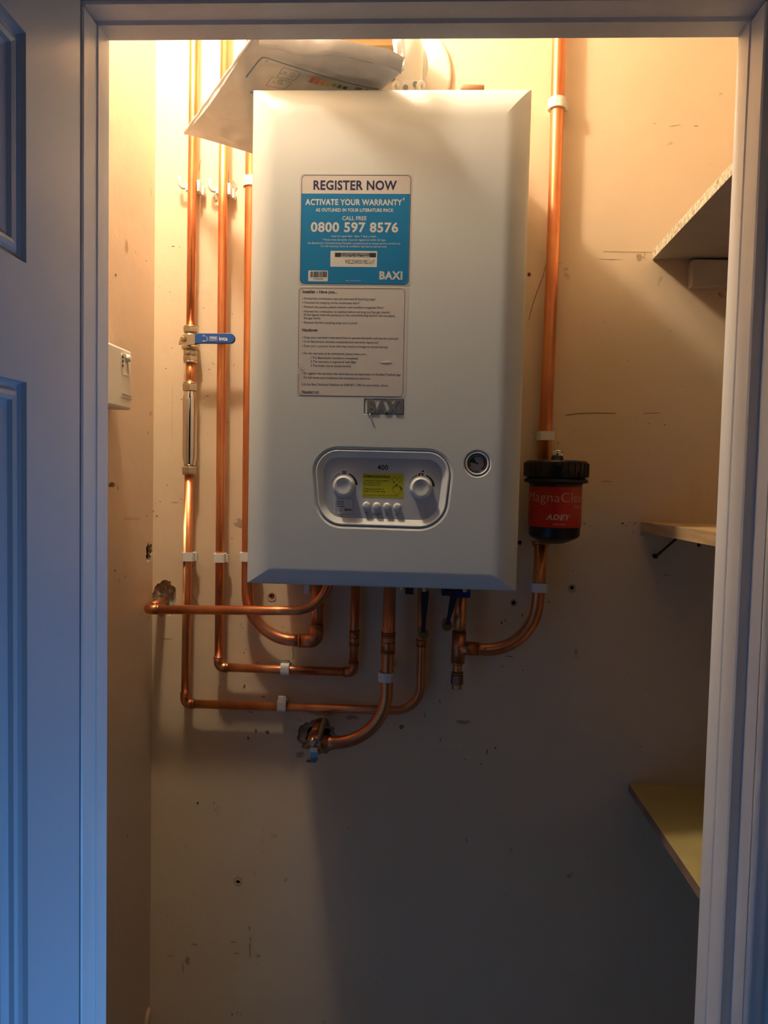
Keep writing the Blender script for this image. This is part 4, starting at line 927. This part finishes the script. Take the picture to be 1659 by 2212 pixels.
# ------------------------------------------------------------------ flue on top of the boiler
wc = at(852, 168, W); ec = Vector((wc.x, 1.205, wc.z-.012))
t = thing('boiler_flue', 'white round flue elbow rising behind the bag and entering the wall', 'flue', Vector((ec.x, ec.y, BZ1)))
k = MB(); k.tube(fillet([Vector((ec.x, ec.y, BZ1+.012)), ec, Vector((wc.x, W-.002, ec.z))], .055, 16), .0505, 40); k.build('elbow', FLUE, t)
k = MB(); k.lathe([(0, .0505), (0.001, .0585), (.014, .0590), (.0155, .0575), (.016, .0505)], Vector((wc.x, 1.277, ec.z)), (0, 1, 0), 48, caps=False); k.build('collar', FLUE, t)
k = MB(); k.lathe([(0, .0505), (.0004, .094), (.002, .0985), (.004, .100), (.0105, .100)], Vector((wc.x, W-.011, wc.z)), (0, 1, 0), 56, caps=False); k.build('wall_seal', mat('flue_seal', (.78, .70, .56), .5), t)
k = MB(); k.lathe([(0, .064), (.006, .064), (.008, .056), (.014, .055)], Vector((ec.x, ec.y, BZ1-.001)), (0, 0, 1), 40); k.build('base_ring', FLUE, t)
for u in (852, 908):
    k = MB(); p_ = at(u, 191, 1.13); k.tube(fillet([p_+Vector((.0, 0, -.012)), p_+Vector((-.004, 0, .004)), p_+Vector((.004, .002, .014)), p_+Vector((.004, .004, .001))], .003, 5), .0033, 10); k.build('lug', FLUE, t)
k = MB(); a_, c_ = at(868, 174, 1.135), at(903, 200, 1.135); k.box((a_.x, 1.135, c_.z), (c_.x, 1.139, a_.z), .001); k.build('clamp_plate', FLUE, t)
k = MB(); p_ = at(876, 190, 1.134); k.lathe([(0, .004), (.002, .004)], p_, (0, -1, 0), 12); p_ = at(897, 182, 1.134); k.lathe([(0, .0035), (.002, .0035)], p_, (0, -1, 0), 12); k.build('screws', GPRINT, t)
# ------------------------------------------------------------------ bag and carton on the boiler
TLb, TRb, BLb = at(546, 84, 1.028), at(873, 151, 1.022), at(399, 291, 1.262)
bn = (TRb-TLb).cross(BLb-TLb).normalized()
if bn.z > 0: bn = -bn                         # pointing down / to the viewer
def bagp(u, v, h=0):
    d_ = ray(u, v); O = Vector((0, 0, CZ)); tt = (TLb-O).dot(bn)/d_.dot(bn); return O+d_*tt+bn*h
BRb = TRb+(BLb-TLb)*.80+Vector((.012, 0, 0))
if BRb.z < BZ1+.004: BRb.z = BZ1+.004
t = thing('plastic_bag', 'crinkled white printed plastic bag lying on top of the boiler', 'bag', (TLb+BLb)/2)
print('bag', TLb, TRb, BLb, BRb, bn)
k = MB(); NU, NV = 40, 26; LO, HI = [], []
BLc = at(399, 291, 1.262)
for j in range(NV+1):
    tv = j/NV; lo, hi = [], []
    for i in range(NU+1):
        tu = i/NU; p_ = (TLb*(1-tu)+TRb*tu)*(1-tv)+(BLc*(1-tu)+BRb*tu)*tv
        e = min(tu, 1-tu, tv*1.2, (1-tv)*1.2)*2; bulge = .012*min(1, e*2.2)
        nz = noise.noise(Vector((tu*9, tv*5, 1)))*.0020+noise.noise(Vector((tu*3+tv*14, tv*3, 4)))*.0030+noise.noise(Vector((tu*5, tv*26-tu*6, 7)))*.0022
        edge = 0
        lo.append(p_+bn*(nz*min(1, e*6))+Vector((edge, edge, 0))); hi.append(p_-bn*(bulge+nz*.5)+Vector((edge, edge, 0)))
        sx = (p_.x+.405)/.150
        if 0 < sx < 1.06:
            e2 = max(0, min(1, (sx-.84)/.20)); dz = .040*sx**1.1*tv**1.4*(1-e2*e2*(3-2*e2)); lo[-1].z -= dz; hi[-1].z -= dz
        if lo[-1].z < BZ1+.003 and lo[-1].x > BX0-.004 and lo[-1].y > BY-.03: lo[-1].z = BZ1+.003
        hi[-1].z = max(hi[-1].z, lo[-1].z+.0004)
    LO.append(lo); HI.append(hi)
for G in (LO, HI):
    V = [[k.bm.verts.new(p_) for p_ in r_] for r_ in G]
    for j in range(NV):
        for i in range(NU): k.face([V[j][i], V[j][i+1], V[j+1][i+1], V[j+1][i]], True)
k.build('bag_body', BAG, t)
# welded edge strip along the left edge and the lip
k = MB(); k.tube([TLb.lerp(BLb, q)-bn*.002+Vector((0, 0, .001*math.sin(q*40))) for q in [i/12 for i in range(13)]], [.0026+.0006*(i % 3) for i in range(13)], 8); k.build('welded_edge', BAG, t)
k = MB(); L_ = []
for dv, dh in ((-9, -.010), (0, .0025), (7, .0035), (13, .001)):
    L_.append([bagp(u, v+dv+2.5*math.sin(u*.05), dh+.0012*math.sin(u*.13+dv)) for u, v in ((560, 88), (585, 92), (610, 98), (640, 103), (680, 106), (720, 108), (760, 112), (800, 119), (835, 131), (868, 148))])
k.loft(L_, False, True); k.build('open_lip', BAG, t)
k = MB(); rb = random.Random(11); G = []
for v in (70, 88, 105, 122, 140, 152):
    G.append([at(u+rb.uniform(-3, 3), v+rb.uniform(-2, 2), 1.03+rb.uniform(-.008, .008)) for u in (850, 856, 862, 868, 876-abs(v-110)*.06)])
k.loft(G, False, False); k.build('loose_film', BAGF, t)
# print on the bag
def bag_line(mb, pts, wd):
    for (a_, c_), (d_, e_) in zip(pts, pts[1:]):
        p_, q_ = bagp(a_, c_, .0046), bagp(d_, e_, .0046); n_ = (q_-p_).cross(bn).normalized()*wd/2; mb.face([mb.bm.verts.new(x) for x in (p_+n_, q_+n_, q_-n_, p_-n_)])
k = MB(); bag_line(k, [(548, 195), (528, 191), (517, 186), (519, 180), (560, 126), (569, 118), (578, 119), (620, 133), (700, 158), (760, 175), (800, 184), (820, 187)], .0022)
bag_line(k, [(600, 160), (612, 142), (616, 140), (648, 150), (651, 153), (640, 166), (636, 168), (600, 160)], .0008); bag_line(k, [(577, 179), (588, 162), (592, 161), (628, 171), (631, 174), (618, 186), (613, 187), (577, 179)], .0008)
k.build('blue_print', BPRINT, t)
def bag_text(mb, s_, o_, ex_, ey_, wd, cap):
    vs, fs = text_verts(s_, .02); x0 = min(p_[0] for p_ in vs); x1 = max(p_[0] for p_ in vs)
    V_ = [mb.bm.verts.new(bagp(o_[0]+ex_[0]*(p_[0]-x0)/(x1-x0)*wd+ey_[0]*p_[1]/caph()*cap, o_[1]+ex_[1]*(p_[0]-x0)/(x1-x0)*wd+ey_[1]*p_[1]/caph()*cap, .0042)) for p_ in vs]
    for f in fs: mb.face([V_[i] for i in f])
k = MB(); ey_ = (-.25, 1)
bag_text(k, '25', (614, 169), (-.95, -.14), ey_, 13, 8.5); bag_text(k, 'kW', (597, 170), (-.95, -.14), ey_, 6, 5); bag_text(k, '55', (622, 150), (-.95, -.14), ey_, 8, 6.5); bag_text(k, 'dB', (612, 152), (-.95, -.14), ey_, 5, 4)
bag_text(k, 'XXL', (582, 124), (-.95, -.14), ey_, 7, 5); bag_line(k, [(627, 157), (633, 150), (639, 153), (633, 160), (627, 157)], .0006)
k.build('grey_print', GPRINT, t)
for i, m__ in enumerate(BARS):
    u = 676+i*11.5; v = 161+i*3.2; hgt = (15, 15, 14, 12, 9, 9, 8)[i]; k = MB()
    k.poly([bagp(u, v, .0042), bagp(u+8.5, v+2.4, .0042), bagp(u+8.5-hgt*.55, v+2.4+hgt*.75, .0042), bagp(u-hgt*.62, v+hgt*.72, .0042)]); k.build('colour_bar', m__, t)
k = MB()
for u, v, wd in ((770, 184, 15), (792, 188, 8)): k.poly([bagp(u, v, .003), bagp(u+wd, v+2, .003), bagp(u+wd-4, v+7, .003), bagp(u-4, v+6, .003)])
k.build('dark_patches', GPRINT, t)
# carton
a_, c_ = at(606, 99, 1.05), at(849, 104, 1.05)
t = thing('cardboard_box', 'brown cardboard carton resting on the white bag above the boiler', 'box', Vector(((a_.x+c_.x)/2, 1.1, a_.z)))
k = MB(); k.box((a_.x, 1.046, a_.z-.002), (c_.x, 1.14, a_.z+.075)); k.build('carton', CARD, t)
k = MB(); k.poly([Vector((a_.x+.002, 1.044, a_.z+.075)), Vector((c_.x-.002, 1.044, a_.z+.075)), Vector((c_.x-.01, 1.035, a_.z+.035)), Vector((a_.x+.01, 1.035, a_.z+.035))], .002, (0, 1, 0)); k.build('flap', CARD, t)
k = MB(); p_ = at(603, 91, 1.046); k.poly([p_, p_+Vector((-.006, 0, .004)), p_+Vector((-.008, 0, .02)), p_+Vector((.003, 0, .02))], .003, (0, 1, 0)); k.build('black_tape', BLACKM, t)
